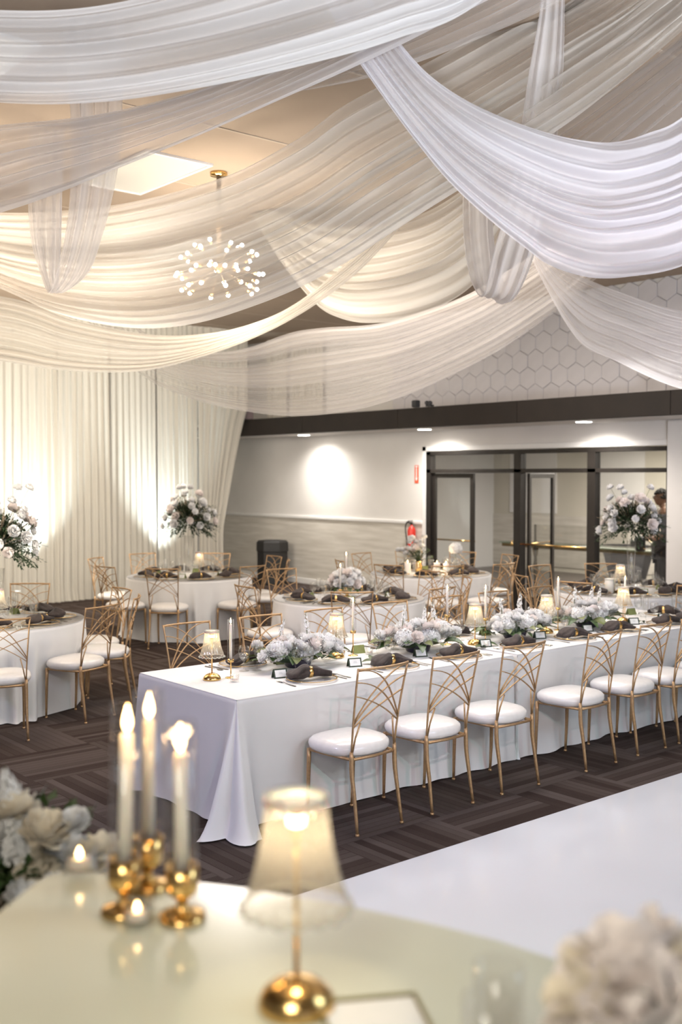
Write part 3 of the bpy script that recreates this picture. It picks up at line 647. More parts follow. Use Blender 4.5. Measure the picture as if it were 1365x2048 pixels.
drape([(2.706, 5.678, 4.606), (2.996, 6.222, 4.676), (3.152, 6.467, 4.312), (3.228, 6.647, 3.930), (3.242, 6.755, 3.671), (3.259, 6.927, 3.447), (3.280, 7.101, 3.335), (3.323, 7.333, 3.514), (3.321, 7.477, 3.769), (3.353, 7.594, 4.087), (3.408, 7.693, 4.411), (3.461, 7.791, 4.675)],
      [(2.985, 5.444, 4.606), (3.274, 5.986, 4.615), (3.391, 6.261, 4.183), (3.452, 6.460, 3.947), (3.435, 6.593, 3.671), (3.430, 6.783, 3.447), (3.374, 7.022, 3.339), (3.426, 7.243, 3.417), (3.487, 7.334, 3.697), (3.545, 7.432, 4.050), (3.602, 7.529, 4.374), (3.659, 7.625, 4.675)],
      'narrow hanging loop of sheer fabric beside the globe chandelier', VO[5], 4, .03, seed=21)
drape([(4.422, 3.654, 4.673), (4.650, 3.851, 4.596), (4.790, 4.048, 4.335), (4.966, 4.278, 3.999), (5.131, 4.519, 3.715), (5.216, 4.698, 3.474), (5.388, 4.937, 3.274), (5.558, 5.193, 3.423), (5.818, 5.512, 3.755), (6.106, 5.808, 4.112), (6.490, 6.164, 4.689)],
      [(4.521, 3.571, 4.673), (4.755, 3.763, 4.596), (4.943, 3.920, 4.335), (5.142, 4.130, 3.999), (5.328, 4.355, 3.746), (5.415, 4.530, 3.442), (5.552, 4.798, 3.240), (5.703, 5.065, 3.283), (5.989, 5.360, 3.570), (6.279, 5.658, 3.996), (6.670, 6.013, 4.689)],
      'narrow hanging loop of sheer fabric below the bright swag, near the vent', VO[5], 4, .03, seed=25)
drape([(6.297, 8.936, 4.857), (6.412, 8.263, 4.528), (6.522, 7.646, 4.386), (6.676, 6.809, 4.369), (6.821, 6.066, 4.667)],
      [(6.294, 8.933, 4.731), (6.357, 8.514, 4.175), (6.429, 8.053, 3.705), (6.482, 7.743, 3.532), (6.545, 7.390, 3.453), (6.627, 6.945, 3.456), (6.706, 6.529, 3.550), (6.765, 6.234, 3.709), (6.815, 6.001, 3.972), (6.867, 5.781, 4.430)],
      'short cream swag between the chandelier swag and the ceiling vent', VO[2], 9, .05, seed=31)
drape([(1.796, 13.927, 4.690), (3.706, 13.378, 4.347), (4.548, 11.027, 3.950), (4.906, 10.014, 3.619), (5.233, 9.095, 3.413), (5.477, 8.420, 3.380), (5.670, 7.896, 3.455), (5.818, 7.499, 3.600), (5.997, 7.031, 3.901), (6.118, 6.719, 4.140), (6.220, 6.462, 4.418), (6.303, 6.255, 4.682)],
      [(1.911, 14.847, 4.690), (3.691, 13.360, 3.644), (4.533, 11.009, 3.264), (4.778, 10.325, 3.143), (5.008, 9.686, 3.075), (5.225, 9.086, 3.068), (5.432, 8.523, 3.154), (5.628, 7.994, 3.282), (5.815, 7.496, 3.468), (5.994, 7.026, 3.729), (6.132, 6.671, 4.030), (6.249, 6.374, 4.323), (6.348, 6.129, 4.645)],
      'cream swag hanging lowest in front of the curtain wall', VO[2], 8, .05, seed=37)
drape([(5.991, 11.822, 4.516), (6.192, 11.460, 4.017), (6.492, 10.939, 3.579), (6.823, 10.387, 3.479), (7.051, 10.014, 3.519), (7.306, 9.601, 3.657), (7.523, 9.246, 3.695), (7.823, 8.751, 3.707), (8.117, 8.274, 3.832), (8.375, 7.859, 3.992), (8.683, 7.370, 4.299), (8.955, 6.940, 4.599), (9.112, 6.685, 4.673)],
      [(5.775, 12.179, 4.512), (6.011, 11.745, 3.795), (6.314, 11.212, 3.256), (6.548, 10.813, 3.021), (6.874, 10.263, 2.834), (7.286, 9.577, 2.722), (7.654, 8.972, 2.764), (7.953, 8.488, 2.899), (8.244, 8.022, 3.115), (8.527, 7.570, 3.372), (8.776, 7.177, 3.664), (8.939, 6.922, 3.881), (9.153, 6.589, 4.214), (9.314, 6.349, 4.622)],
      'very thin wide swag stretched in front of the hexagon wall and beam', VO[4], 12, .05, seed=43)
drape([(8.267, 7.085, 4.646), (8.288, 6.721, 4.148), (8.327, 6.217, 3.866), (8.365, 5.747, 3.657), (8.399, 5.331, 3.503), (8.450, 4.722, 3.361), (8.544, 3.740, 3.570), (8.619, 3.069, 4.138)],
      [(8.261, 7.144, 4.606), (8.278, 6.773, 3.913), (8.300, 6.376, 3.332), (8.331, 5.972, 3.112), (8.384, 5.314, 2.816), (8.444, 4.620, 2.685), (8.530, 3.723, 2.911), (8.625, 2.971, 4.048)],
      'sheer white swag falling away over the pier beside the glass doors', VO[1], 8, .05, seed=51)
drape([(6.382, 6.190, 4.573), (6.135, 5.456, 4.415), (5.898, 4.747, 4.440), (5.667, 4.054, 4.498), (5.482, 3.499, 4.569), (5.339, 3.065, 4.685), (5.190, 2.613, 4.845)],
      [(6.353, 6.105, 4.509), (5.989, 5.040, 3.913), (5.720, 4.237, 3.882), (5.471, 3.486, 4.055), (5.283, 2.915, 4.233), (5.123, 2.429, 4.446), (5.028, 2.141, 4.579)],
      'thin shaded sheer panel seen behind the brightest swag', VO[4], 8, .05, seed=57)
drape([(3.643, 4.876, 4.297), (3.838, 4.499, 4.478), (4.096, 3.995, 4.646), (4.334, 3.528, 4.776)],
      [(3.641, 4.873, 4.184), (3.910, 4.336, 4.207), (4.209, 3.748, 4.340), (4.440, 3.299, 4.503), (4.603, 2.985, 4.678)],
      'thin flat sheer panel close under the ceiling beside the widest swag', VO[4], 6, .04, seed=61)

# ================================================================== CHANDELIER
ch = thing('globe_chandelier', 'round sputnik chandelier of many small lit bulbs hung on a rod', 'chandelier', (5.25, 7.92, 3.87))
ob('canopy', MB().lathe([(.075, .80), (.075, .83)], 20).mesh('chandelier_canopy', BRASS), ch)
ob('rod', MB().tube([(0, 0, 0), (0, 0, .81)], .020).mesh('chandelier_rod', mat('bronze_rod', (.20, .14, .09), .5)), ch)
ob('hub', MB().ball((0, 0, 0), .045).mesh('chandelier_hub', BRASS), ch)
bulb = MB().ball((0, 0, 0), .017, 10, 7).mesh('chandelier_bulb', CBULB); cup = MB().lathe([(.006, -.05), (.012, -.045), (.013, -.015), (.008, -.012)], 10).mesh('bulb_cup', BRASS)
rnd = random.Random(5)
for (z, r, n) in ((.20, .21, 7), (.10, .33, 10), (.0, .20, 5), (-.06, .385, 13), (-.20, .33, 10)):
    for k in range(n):
        a = 2 * PI * (k + rnd.uniform(-.2, .2)) / n; zz = z + rnd.uniform(-.02, .02); d = Vector((r * math.cos(a), r * math.sin(a), zz))
        ob('arm', MB().tube([(0, 0, 0), tuple(d * .93)], .0028, 5).mesh('chandelier_arm', MATS['bronze_rod']), ch)
        q = d.to_track_quat('Z', 'Y').to_euler(); ob('bulb', bulb, ch, d, q); ob('bulb_cup', cup, ch, d, q)
point('chandelier_light', (5.25, 7.92, 3.50), 35, (1.0, .88, .70), .3)

# ================================================================== CHAIR
def post_y(z): return -.165 if z <= .44 else -.165 - .085 * ((z - .44) / .52) ** 1.4
def back_pt(x, z):
    k = max(0, min(1, (z - .60) / .36)); return (x, post_y(z) - .032 * (1 - min(1, (x / .20) ** 2)) * k, z)
def px_(z): return .172 if z < .44 else .172 + .026 * ((z - .44) / .52) ** 1.5
def cushion():
    G = []; prof = [(.84, .424), (.96, .430), (1.03, .448), (1.05, .466), (1.03, .484), (.95, .500), (.74, .513), (.35, .521), (.01, .523)]
    for (k, z) in prof:
        r_ = []
        for i in range(40):
            a = 2 * PI * i / 40; c, s = math.cos(a), math.sin(a); n_ = 2.9
            x = abs(c) ** (2 / n_) * (1 if c > 0 else -1); y = abs(s) ** (2 / n_) * (1 if s > 0 else -1)
            hw = .205 + .022 * (y * .5 + .5)
            if y < 0: hw -= .03 * (-y) ** 3
            wob = 1 + (.006 * math.sin(17 * a) if k > .9 and z < .46 else 0)
            r_.append((x * hw * k * wob, .035 + y * .205 * k * wob, z))
        G.append(r_)
    m = MB().grid(G, True); m.f.append(tuple(range(39, -1, -1))); m.mi.append(0); return m
def make_chair():
    t = thing('banquet_chair', 'x', 'chair')
    ob('seat', cushion().mesh('chair_seat', VINYL), t)
    fr = MB()
    for y, z in ((-.165, .425), (.205, .418)):
        w_ = .165 if y < 0 else .178
        fr.tube([(-w_, y, z), (0, y + (.012 if y > 0 else -.012), z), (w_, y, z)], .0095, 6)
    for s in (-1, 1): fr.tube([(s * .168, -.165, .425), (s * .182, .02, .422), (s * .178, .205, .418)], .0095, 6)
    ob('seat_frame', fr.mesh('chair_seat_frame', GOLD), t)
    for s in (-1, 1):
        ob('leg', MB().tube(catmull([(s * .178, .218, .012), (s * .181, .210, .22), (s * .178, .205, .425)], 6), [.009, .010, .0115, .0125, .0135, .014], 10).lathe([(.012, 0), (.013, .004), (.010, .014)], 10, (s * .178, .218, 0)).mesh('chair_front_leg', GOLD), t)
        ob('leg', MB().tube(catmull([(s * .178, -.222, .012), (s * .172, -.192, .20), (s * .172, -.168, .34), (s * .172, -.165, .47)], 9), [.009, .010, .011, .012, .013, .0135, .014, .013, .010], 10).lathe([(.012, 0), (.013, .004), (.010, .014)], 10, (s * .178, -.222, 0)).mesh('chair_rear_leg', GOLD), t)
        ob('post', MB().tube([(s * px_(z), post_y(z), z) for z in [.46 + .0505 * k for k in range(11)]], .0065, 6).mesh('chair_post', GOLD), t)
        ob('strut', MB().tube([(s * .166, -.166, .465), (s * .150, post_y(.55), .55), (s * .128, post_y(.64) - .006, .638)], .0055, 6).mesh('chair_strut', GOLD), t)
        for (za, zb, zm) in ((.640, .950, .885), (.628, .882, .812), (.612, .800, .728)):
            A = Vector((s * px_(za), 0, za)); B = Vector((-s * px_(zb), 0, zb)); C = Vector((0, 0, 2 * zm - (za + zb) / 2))
            P = []
            for k in range(13):
                q = k / 12; p = A * (1 - q) ** 2 + C * 2 * q * (1 - q) + B * q * q; P.append(back_pt(p.x, p.z))
            ob('curved_slat', MB().tube(P, .0062, 4, flat=.7).mesh('chair_slat', GOLD), t)
    ob('top_rail', MB().tube([back_pt(-.199 + .0398 * k, .957) for k in range(11)], .0075, 6).mesh('chair_top_rail', GOLD), t)
    return t
CH = Proto(make_chair())
G_HEAD = 'gold fan-back chairs along the banquet table'; G_RND = 'gold fan-back chairs around the round tables'
ords = ['first', 'second', 'third', 'fourth', 'fifth', 'sixth', 'seventh', 'eighth', 'ninth', 'tenth']
for k, x in enumerate((4.115, 4.725, 5.36, 6.20, 6.84, 7.39, 8.02, 8.66)):
    CH.put((x, 4.775 + random.uniform(-.01, .01), 0), random.uniform(-.03, .03), 'gold fan-back chair with white seat, %s from the lamp end, dance floor side' % ords[k], G_HEAD)
for k, x in enumerate((4.19, 4.86, 5.50, 6.23, 6.93, 7.55, 8.25)):
    CH.put((x, 6.53 + .235 - .24, 0), PI + random.uniform(-.04, .04), 'gold fan-back chair, %s from the lamp end, far side of the banquet table' % ords[k], G_HEAD)

CH.put((9.17, 5.80, 0), PI / 2, 'gold fan-back chair standing at the far short end of the banquet table', G_HEAD)

# ================================================================== TABLES AND CLOTHS
def table_rect(x0, x1, y0, y1, lab):
    t = thing('banquet_table', lab, 'table', ((x0 + x1) / 2, (y0 + y1) / 2, 0), 0, 'folding tables under the banquet cloths')
    a = (x1 - x0) / 2 - .02; b = (y1 - y0) / 2 - .02
    ob('tabletop', MB().bbox(-a, a, -b, b, .73, .752, .006).mesh('tabletop', TRIMM, smooth=False), t)
    for sx in (-1, 1):
        for sy in (-1, 1): ob('leg', MB().tube([(sx * (a - .15), sy * (b - .12), 0), (sx * (a - .15), sy * (b - .12), .73)], .014).mesh('table_leg', FILTH), t)
    return t
def cloth_rect(x0, x1, y0, y1, lab, flare, seed, flat=-1, H=.76):
    """flare: corner -> how far the corner drape spreads (order x0y0, x1y0, x1y1, x0y1)"""
    rnd = random.Random(seed); P = []; cs = [(x0, y0), (x1, y0), (x1, y1), (x0, y1)]; r0 = .018
    sides = [((0, -1), x1 - x0), ((1, 0), y1 - y0), ((0, 1), x1 - x0), ((-1, 0), y1 - y0)]
    for k in range(4):
        (nx, ny), L = sides[k]; tx, ty = -ny, nx; c0 = cs[k]; n = max(8, int(L / .03))
        for i in range(n):
            s = (i + .5) / n * L; P.append((c0[0] + tx * s, c0[1] + ty * s, nx, ny, s, L - s, k, (k + 1) % 4))
        nx2, ny2 = sides[(k + 1) % 4][0]; c = cs[(k + 1) % 4]
        for i in range(1, 14):
            a = i / 14 * PI / 2; ux = nx * math.cos(a) + nx2 * math.sin(a); uy = ny * math.cos(a) + ny2 * math.sin(a)
            P.append((c[0], c[1], ux, uy, -i / 14, -i / 14, (k + 1) % 4, (k + 1) % 4))
    lev = [0, .012, .03, .08, .16, .26, .36, .46, .56, .64, .70, .735, .752]; G = []
    p1 = rnd.uniform(0, 6); cum = 0
    for li, d in enumerate(lev):
        t = d / .752; row = []
        for i, (x, y, nx, ny, sa, sb, ka, kb) in enumerate(P):
            along = x * 1.0 + y * 1.3
            off = .004 + .010 * t + (.010 * math.sin(along * 5.1 + p1) + .007 * math.sin(along * 11.7 + p1 * 2) + .004 * math.sin(along * 23)) * t ** 1.3
            if sa >= 0 and ka == flat: off = .004 + .004 * t
            elif sa < 0:  # corner fan: two rounded folds with a valley between
                q = -sa; fl = flare[ka]; off += fl * t ** 1.15 * (.70 + .55 * abs(math.cos(PI * (q - .03) * 1.5)) ) * (1 - .12 * math.sin(7 * q + seed))
            else:
                for dd, kk in ((sa, ka), (sb, kb)):
                    off += flare[kk] * t ** 1.15 * 1.15 * math.exp(-(dd / .07) ** 2) 
                    off -= flare[kk] * .10 * t * math.exp(-((dd - .16) / .06) ** 2)
            if li >= 10 and not (sa >= 0 and ka == flat):  # hem turning on the carpet
                off += .010 * (li - 9) * (.5 + .5 * math.sin(along * 8 + i * .11 + p1)) + (.03 * (li - 9) * flare[ka] if sa < 0 else 0)
            z = H - d if li < 12 else .006 + .004 * (1 + math.sin(along * 19))
            if li == 0: off = -.006
            row.append((x + nx * off, y + ny * off, z if li else H + .0015))
        G.append(row)
    m = MB().grid(G, True); k0 = len(m.v)
    m.add([(x0 + .0, y0 + .0, H + .0015), (x1, y0, H + .0015), (x1, y1, H + .0015), (x0, y1, H + .0015)], [(0, 1, 2, 3)])
    o = ob('tablecloth', m.mesh('tablecloth', LINEN)); tag(o, lab, 'tablecloth', 'white floor-length banquet cloths'); return o
TX = [3.47, 5.91, 8.85]
for k in range(2):
    nm = ('nearest the crystal lamp end', 'at the end by the glass wall')[k]
    table_rect(TX[k], TX[k + 1] - .015, 5.07, 6.19, 'folding banquet table hidden under the white cloth ' + nm)
    cloth_rect(TX[k] + (.008 if k else 0), TX[k + 1] - .038, 5.07, 6.19, 'white floor-length cloth on the long banquet table, ' + nm,
               ((.19, .01, .01, .05), (.01, .05, .05, .01))[k], 5 + k, (1, 3)[k])
def table_round(c, r, lab, clab, seed, dents=(), H=.76):
    t = thing('round_table', lab, 'table', (c[0], c[1], 0), 0, 'round folding tables')
    ob('tabletop', MB().lathe([(r - .03, H - .032), (r - .02, H - .026), (r - .02, H - .012), (r - .03, H - .006)], 48).mesh('round_top', TRIMM), t)
    for k in range(4):
        a = PI / 4 + k * PI / 2; ob('leg', MB().tube([(.5 * math.cos(a), .5 * math.sin(a), 0), (.45 * math.cos(a), .45 * math.sin(a), H - .03)], .014).mesh('round_leg', FILTH), t)
    rnd = random.Random(seed); n = 288; F_ = []
    a = 0
    while a < 2 * PI: wd = rnd.uniform(.12, .30); F_.append((a + wd / 2, wd / 2, rnd.uniform(.3, 1.2))); a += wd
    lev = [0, .010, .03, .08, .16, .28, .40, .52, .62, .70, .74, .752]; G = []
    for li, d in enumerate(lev):
        t_ = d / .752; row = []
        for i in range(n):
            a = 2 * PI * i / n; s = 0
            for (ca, hw, am) in F_:
                dd = (a - ca + PI) % (2 * PI) - PI
                if abs(dd) < hw: s = am * math.cos(dd / hw * PI / 2) ** 2
            rr = r + .004 + .02 * t_ + .070 * s * t_ ** 1.2 + (.012 * (li - 9) if li > 9 else 0)
            if li == 0: rr = r - .008
            for (ca, fr) in dents:   # the chair seats push the cloth in
                dd = (a - ca + PI) % (2 * PI) - PI
                if abs(dd) < .42:
                    lim = fr / math.cos(dd) + max(0, abs(dd) - .30) * 1.2
                    lim = lim + max(0, (.26 - d) / .18) * .2
                    rr = min(rr, lim)
            row.append((rr * math.cos(a), rr * math.sin(a), H + .0015 if li == 0 else max(.008, H - d)))
        G.append(row)
    m = MB().grid(G, True); m.f.append(tuple(range(n))); m.mi.append(0)
    o = ob('tablecloth', m.mesh('round_tablecloth', LINEN), None, (c[0], c[1], 0), (0, 0, 0)); tag(o, clab, 'tablecloth', 'white floor-length round cloths'); return o
RT = [((3.75, 9.32), 'by the first tall vase', 'entrance end', 'first tall vase', 15), ((7.38, 11.85), 'before the curtain corner', 'lamp and tall vase', 'curtain corner', 16),
      ((7.33, 8.60), 'with the gold rose bowl', 'gold rose bowl', 'gold rose bowl', 17), ((10.05, 10.12), 'by the fire extinguisher', 'rose and candle cluster', 'extinguisher wall', 18),
      ((10.2, 7.15), 'with the tall vase before the glass', 'tall vase and crystal lamp', 'glass wall', 19)]
TN = ['the entrance-end round table', 'the curtain-corner round table', 'the rose-bowl round table', 'the extinguisher-side round table', 'the glass-wall round table']
def seat_word(a):
    a = math.degrees(a) % 360
    return ['beam-wall side', 'wall-curtain corner', 'curtain side', 'curtain-entrance corner', 'entrance side', 'entrance-banquet corner', 'banquet side', 'banquet-wall corner'][int((a + 22.5) // 45) % 8]
used_lab = {}
def uniq(s):
    if s not in used_lab: used_lab[s] = 1; return s
    used_lab[s] += 1; return s + (', another one' if used_lab[s] == 2 else ', one more' if used_lab[s] == 3 else ', yet one more')
# chairs round the tables: (x, y of the top rail middle)
RC = {0: [(3.249, 7.885, 0.960), (4.180, 8.215, 0.960), (4.727, 9.297, 0.960), (4.765, 8.603, 0.960), (4.418, 10.165, 0.960)],
      1: [(6.476, 10.996, 0.960), (6.089, 11.685, 0.960), (6.625, 12.981, 0.960), (7.518, 13.311, 0.960), (8.310, 12.646, 0.960), (8.540, 11.721, 0.960), (7.478, 10.708, 0.960), (8.357, 11.085, 0.960)],
      2: [(6.581, 7.684, 0.960), (6.235, 8.704, 0.960), (7.510, 10.040, 0.960), (7.444, 7.438, 0.960), (8.638, 8.664, 0.960), (8.373, 7.870, 0.960)],
      3: [(8.927, 9.685, 0.960), (8.959, 10.580, 0.960), (9.933, 11.285, 0.960), (9.393, 9.197, 0.960), (10.070, 8.922, 0.960), (11.246, 9.810, 0.960), (10.738, 11.265, 0.960), (11.185, 10.623, 0.960)],
      4: [(10.226, 8.308, 0.960), (8.895, 6.867, 0.960), (10.838, 7.888, 0.960), (11.310, 7.029, 0.960), (9.091, 7.720, 0.960)]}
DENT = {}
for k in range(5):
    cx_, cy_ = RT[k][0]; DENT[k] = []
    for (x, y, _) in RC[k]:
        d = math.hypot(x - cx_, y - cy_); DENT[k].append((math.atan2(y - cy_, x - cx_), max(d, 1.27) - .25 - .265))
for k, (c, a_, b_, d_, s_) in enumerate(RT):
    table_round(c, .80, 'round folding table hidden under the cloth of ' + TN[k], 'white floor-length cloth draped over ' + TN[k], s_, DENT[k])
for k in range(5):
    cx_, cy_ = RT[k][0]
    for (x, y, _) in RC[k]:
        dx, dy = cx_ - x, cy_ - y; d = math.hypot(dx, dy); r_ = max(d, 1.27); ux, uy = dx / d, dy / d
        # the top rail leans .25 m behind the seat centre
        sx, sy = cx_ - ux * (r_ - .25), cy_ - uy * (r_ - .25)
        CH.put((sx, sy, 0), math.atan2(-ux, uy), uniq('gold fan-back chair at %s, %s' % (TN[k], seat_word(math.atan2(-uy, -ux)))), G_RND)

# ================================================================== FLOWERS
def petal_grid(w, l, cup, n=4, tip=.5):
    """a cupped petal rising along +Z from the origin, facing +X"""
    G = []
    for i in range(n + 1):
        t = i / n; hw = w * math.sin(PI * (.18 + .72 * t)) ** .8 * (1 if t < .8 else 1 - (t - .8) * tip)
        row = []
        for j in range(n + 1):
            s = j / n * 2 - 1; row.append((cup * (math.sin(t * PI * .62)) - cup * .5 * s * s * .7 - (0 if t < .75 else (t - .75) * -cup * 1.2), hw * s, l * t))
        G.append(row)
    return G
def rose_mesh(name, m, r=.038, rings=((3, .25, .95), (4, .45, .95), (5, .7, .9), (6, 1.0, .72), (6, 1.2, .45)), seed=0):
    rnd = random.Random(seed); mb = MB()
    for k, (n, rr, hh) in enumerate(rings):
        for i in range(n):
            a = 2 * PI * (i + .5 * k) / n + rnd.uniform(-.15, .15); k0 = len(mb.v)
            mb.grid(petal_grid(r * rr * .95 + r * .12, r * 1.55 * hh, r * .35, 4))
            tilt = .05 + .24 * k + rnd.uniform(-.06, .06)
            mb.tf(Matrix.Rotation(a, 4, 'Z') @ Matrix.Translation((r * rr * .28, 0, 0)) @ Matrix.Rotation(tilt, 4, 'Y'), k0)
    mb.lathe([(r * .2, -r * .25), (r * .42, 0), (r * .2, r * .5)], 8)
    return mb.mesh(name, m)
def hydrangea_mesh(name, m, r=.075, n=95, seed=0, fl=.0235):
    rnd = random.Random(seed); mb = MB(); mb.ball((0, 0, 0), r * .80, 12, 8)
    for k in range(n):
        z = 1 - 1.72 * (k + .5) / n; a = k * 2.39996; q = math.sqrt(max(0, 1 - z * z)); d = Vector((q * math.cos(a), q * math.sin(a), z * .88))
        k0 = len(mb.v); s = fl * rnd.uniform(.8, 1.15)
        for j in range(4):
            b = j * PI / 2; c, e = math.cos(b), math.sin(b); c2, e2 = math.cos(b + .62), math.sin(b + .62); c3, e3 = math.cos(b - .62), math.sin(b - .62)
            mb.add([(0, 0, 0), (s * .72 * c3, s * .72 * e3, s * .25), (s * c, s * e, s * .12), (s * .72 * c2, s * .72 * e2, s * .25)], [(0, 1, 2, 3)])
        M = Matrix.Translation(d * r * rnd.uniform(.90, 1.06)) @ (d + Vector((rnd.uniform(-.45, .45), rnd.uniform(-.45, .45), rnd.uniform(-.3, .3)))).to_track_quat('Z', 'Y').to_matrix().to_4x4() @ Matrix.Rotation(rnd.uniform(0, 3), 4, 'Z')
        mb.tf(M, k0)
    return mb.mesh(name, m, smooth=False)
def spike_mesh(name, m, h=.22, r=.028, n=46, seed=0, s0=.018):
    rnd = random.Random(seed); mb = MB(); mb.tube([(0, 0, -h * .8), (0, 0, h)], [.004, .0015], 5, mi=1)
    for k in range(n):
        t = k / n; z = h * (.02 + .96 * t); a = k * 2.39996; rr = r * (1 - .8 * t ** 3) * rnd.uniform(.3, 1.6); d = Vector((math.cos(a), math.sin(a), .35)); k0 = len(mb.v); s = s0 * (1 - .65 * t ** 2) * rnd.uniform(.8, 1.2)
        for j in range(5):
            b = j * 2 * PI / 5; mb.add([(0, 0, 0), (s * .8 * math.cos(b - .5), s * .8 * math.sin(b - .5), s * .3), (s * math.cos(b), s * math.sin(b), s * .1), (s * .8 * math.cos(b + .5), s * .8 * math.sin(b + .5), s * .3)], [(0, 1, 2, 3)])
        mb.tf(Matrix.Translation((rr * d.x, rr * d.y, z)) @ d.to_track_quat('Z', 'Y').to_matrix().to_4x4() @ Matrix.Rotation(rnd.uniform(0, 3), 4, 'Z'), k0)
    return mb.mesh(name, m, STEM, smooth=False)
def leaf_mesh(name, m, l=.10, w=.028, curl=.25):
    G = []
    for i in range(8):
        t = i / 7; hw = w * math.sin(PI * min(1, t * .96 + .02)) ** .75 * (1.08 - .35 * t); x = l * t; z = -curl * l * t * t + .10 * l * math.sin(t * PI)
        G.append([(x, -hw, z + .25 * hw), (x, -hw * .5, z + .08 * hw), (x, 0, z), (x, hw * .5, z + .08 * hw), (x, hw, z + .25 * hw)])
    return MB().grid(G).mesh(name, m)
ROSEW = [rose_mesh('rose_bloom', PETALW, .036, seed=k) for k in range(2)]; ROSEP = [rose_mesh('blush_rose_bloom', PETALP, .038, seed=5)]
ROSEC = [rose_mesh('cream_rose_bloom', PETALC, .045, seed=k + 9) for k in range(2)]
RUF = [rose_mesh('ruffled_bloom', PETALW, .034, ((4, .2, .9), (6, .4, .95), (7, .7, .9), (8, .95, .75), (8, 1.15, .5)), seed=k + 20) for k in range(2)]
HYD = [hydrangea_mesh('hydrangea_bloom', PETALW, .072, 95, k) for k in range(3)]
SPK = [spike_mesh('stock_spike', PETALW, .13, .011, 20, k, .0150) for k in range(2)]; SPKL = spike_mesh('white_stock_spike', PETALW, .24, .024, 90, 7, .021); SPKC = spike_mesh('cream_stock_spike', PETALC, .17, .034, 66, 8, .020)
LF = [leaf_mesh('broad_leaf', LEAF, .10, .030, .35), leaf_mesh('broad_leaf_flat', LEAF, .085, .026, .1), leaf_mesh('olive_leaf', LEAFO, .10, .032, .2)]
SML = leaf_mesh('small_leaf', LEAFD, .045, .011, .3)
def sprig(mb, p, d, L, n, sz, rnd, mi=0, droop=.3):
    """a twig with small leaves added to a foliage mesh"""
    d = Vector(d).normalized(); P = []; q = Vector(p)
    for k in range(7):
        P.append(tuple(q)); dd = (d + Vector((0, 0, -droop * k / 7))).normalized(); q = q + dd * L / 6
    mb.tube(P, [.0016] * 6 + [.0008], 4, mi=mi)
    for k in range(n):
        t = (k + 1) / (n + 1) * 6; i = int(t); b = Vector(P[i]).lerp(Vector(P[min(i + 1, 6)]), t - i)
        ld = (Vector((rnd.uniform(-1, 1), rnd.uniform(-1, 1), rnd.uniform(-.7, .5))) + d * .8).normalized(); s = sz * rnd.uniform(.7, 1.2); w = ld.cross(Vector((0, 0, 1)))
        w = (w.normalized() if w.length > .01 else Vector((1, 0, 0))) * s * .26; u = ld.cross(w).normalized() * s * .06
        mb.add([b, b + ld * s * .45 + w + u, b + ld * s, b + ld * s * .45 - w + u], [(0, 1, 2, 3)], mi)
def arrangement(lab, loc, rz, seed, L=.30, spikes=2, peach=0):
    """low banquet arrangement running along X: container, hydrangeas, roses, ruffled blooms, spikes, broad leaves"""
    rnd = random.Random(seed); t = thing('floral_arrangement', lab, 'flowers', loc, rz, 'low white arrangements on the banquet table')
    ob('container', MB().lathe([(.07, 0), (.085, .01), (.10, .055), (.095, .06), (.08, .05)], 24).mesh('low_bowl', mat('dark_plum_bowl', (.03, .025, .05), .3) if 'dark_plum_bowl' not in MATS else MATS['dark_plum_bowl']), t)
    ob('flower_foam', MB().ball((0, 0, .075), .085, 14, 8, (L * 8.5, 1, .55)).mesh('foam_mound', LEAFD), t)
    for (x, y, z, s) in ((-L * .75, -.07, .13, 1.0), (L * .10, -.10, .125, 1.02), (L * .80, -.04, .15, .95), (-L * .1, .09, .14, .9), (L * .55, .11, .13, .9)):
        ob('hydrangea', HYD[rnd.randrange(3)], t, (x, y, z), (rnd.uniform(-.5, .5) - .4 * y, rnd.uniform(-.3, .3), rnd.uniform(0, 6)), s * rnd.uniform(.90, 1.0))
    for k in range(24):
        a = rnd.uniform(0, 2 * PI); x = (-1 + 2 * (k + .5) / 24) * L * 1.15 + rnd.uniform(-.03, .03); y = rnd.uniform(-.15, .11); z = .195 - abs(x) * .18 - abs(y) * .25 + rnd.uniform(-.01, .02)
        me = (ROSEW + RUF + ROSEP)[rnd.randrange(5)]
        ob('rose' if me in ROSEW + ROSEP else 'carnation', me, t, (x, y, z), (-y * 5 + rnd.uniform(-.3, .3) if y < 0 else -y * 4, x * 2 + rnd.uniform(-.3, .3), a), rnd.uniform(.8, 1.1))
    for k in range(spikes):
        x = (L * .35, -L * .45, L * .75)[k]; ob('stock_spike', SPK[k % 2], t, (x, .03, .22), (rnd.uniform(-.15, .15), rnd.uniform(-.1, .35), 0), rnd.uniform(.85, 1.15))
    for k in range(26):
        a = 2 * PI * k / 26 + rnd.uniform(-.1, .1); x = math.cos(a) * L * .95; y = math.sin(a) * .145; me = LF[rnd.randrange(3)]
        ob('leaf', me, t, (x, y, .050 + rnd.uniform(0, .05)), (rnd.uniform(-.35, .35), rnd.uniform(-.35, .0), math.atan2(y * 2.2, x) + rnd.uniform(-.4, .4)), rnd.uniform(1.05, 1.6))
    return t
arrangement('white hydrangea and rose arrangement nearest the lamp end of the banquet table', (4.40, 5.70, .7615), -.10, 2, .27)
arrangement('white arrangement with two tall stock spikes, second along the banquet table', (5.45, 5.62, .7615), 0, 6, .27, 3)
arrangement('white hydrangea arrangement third along the banquet table, between lamps', (6.50, 5.60, .7615), .05, 9, .28, 2)
arrangement('white arrangement fourth along the banquet table, before the glass-wall round table', (7.45, 5.62, .7615), 0, 12, .28, 3)

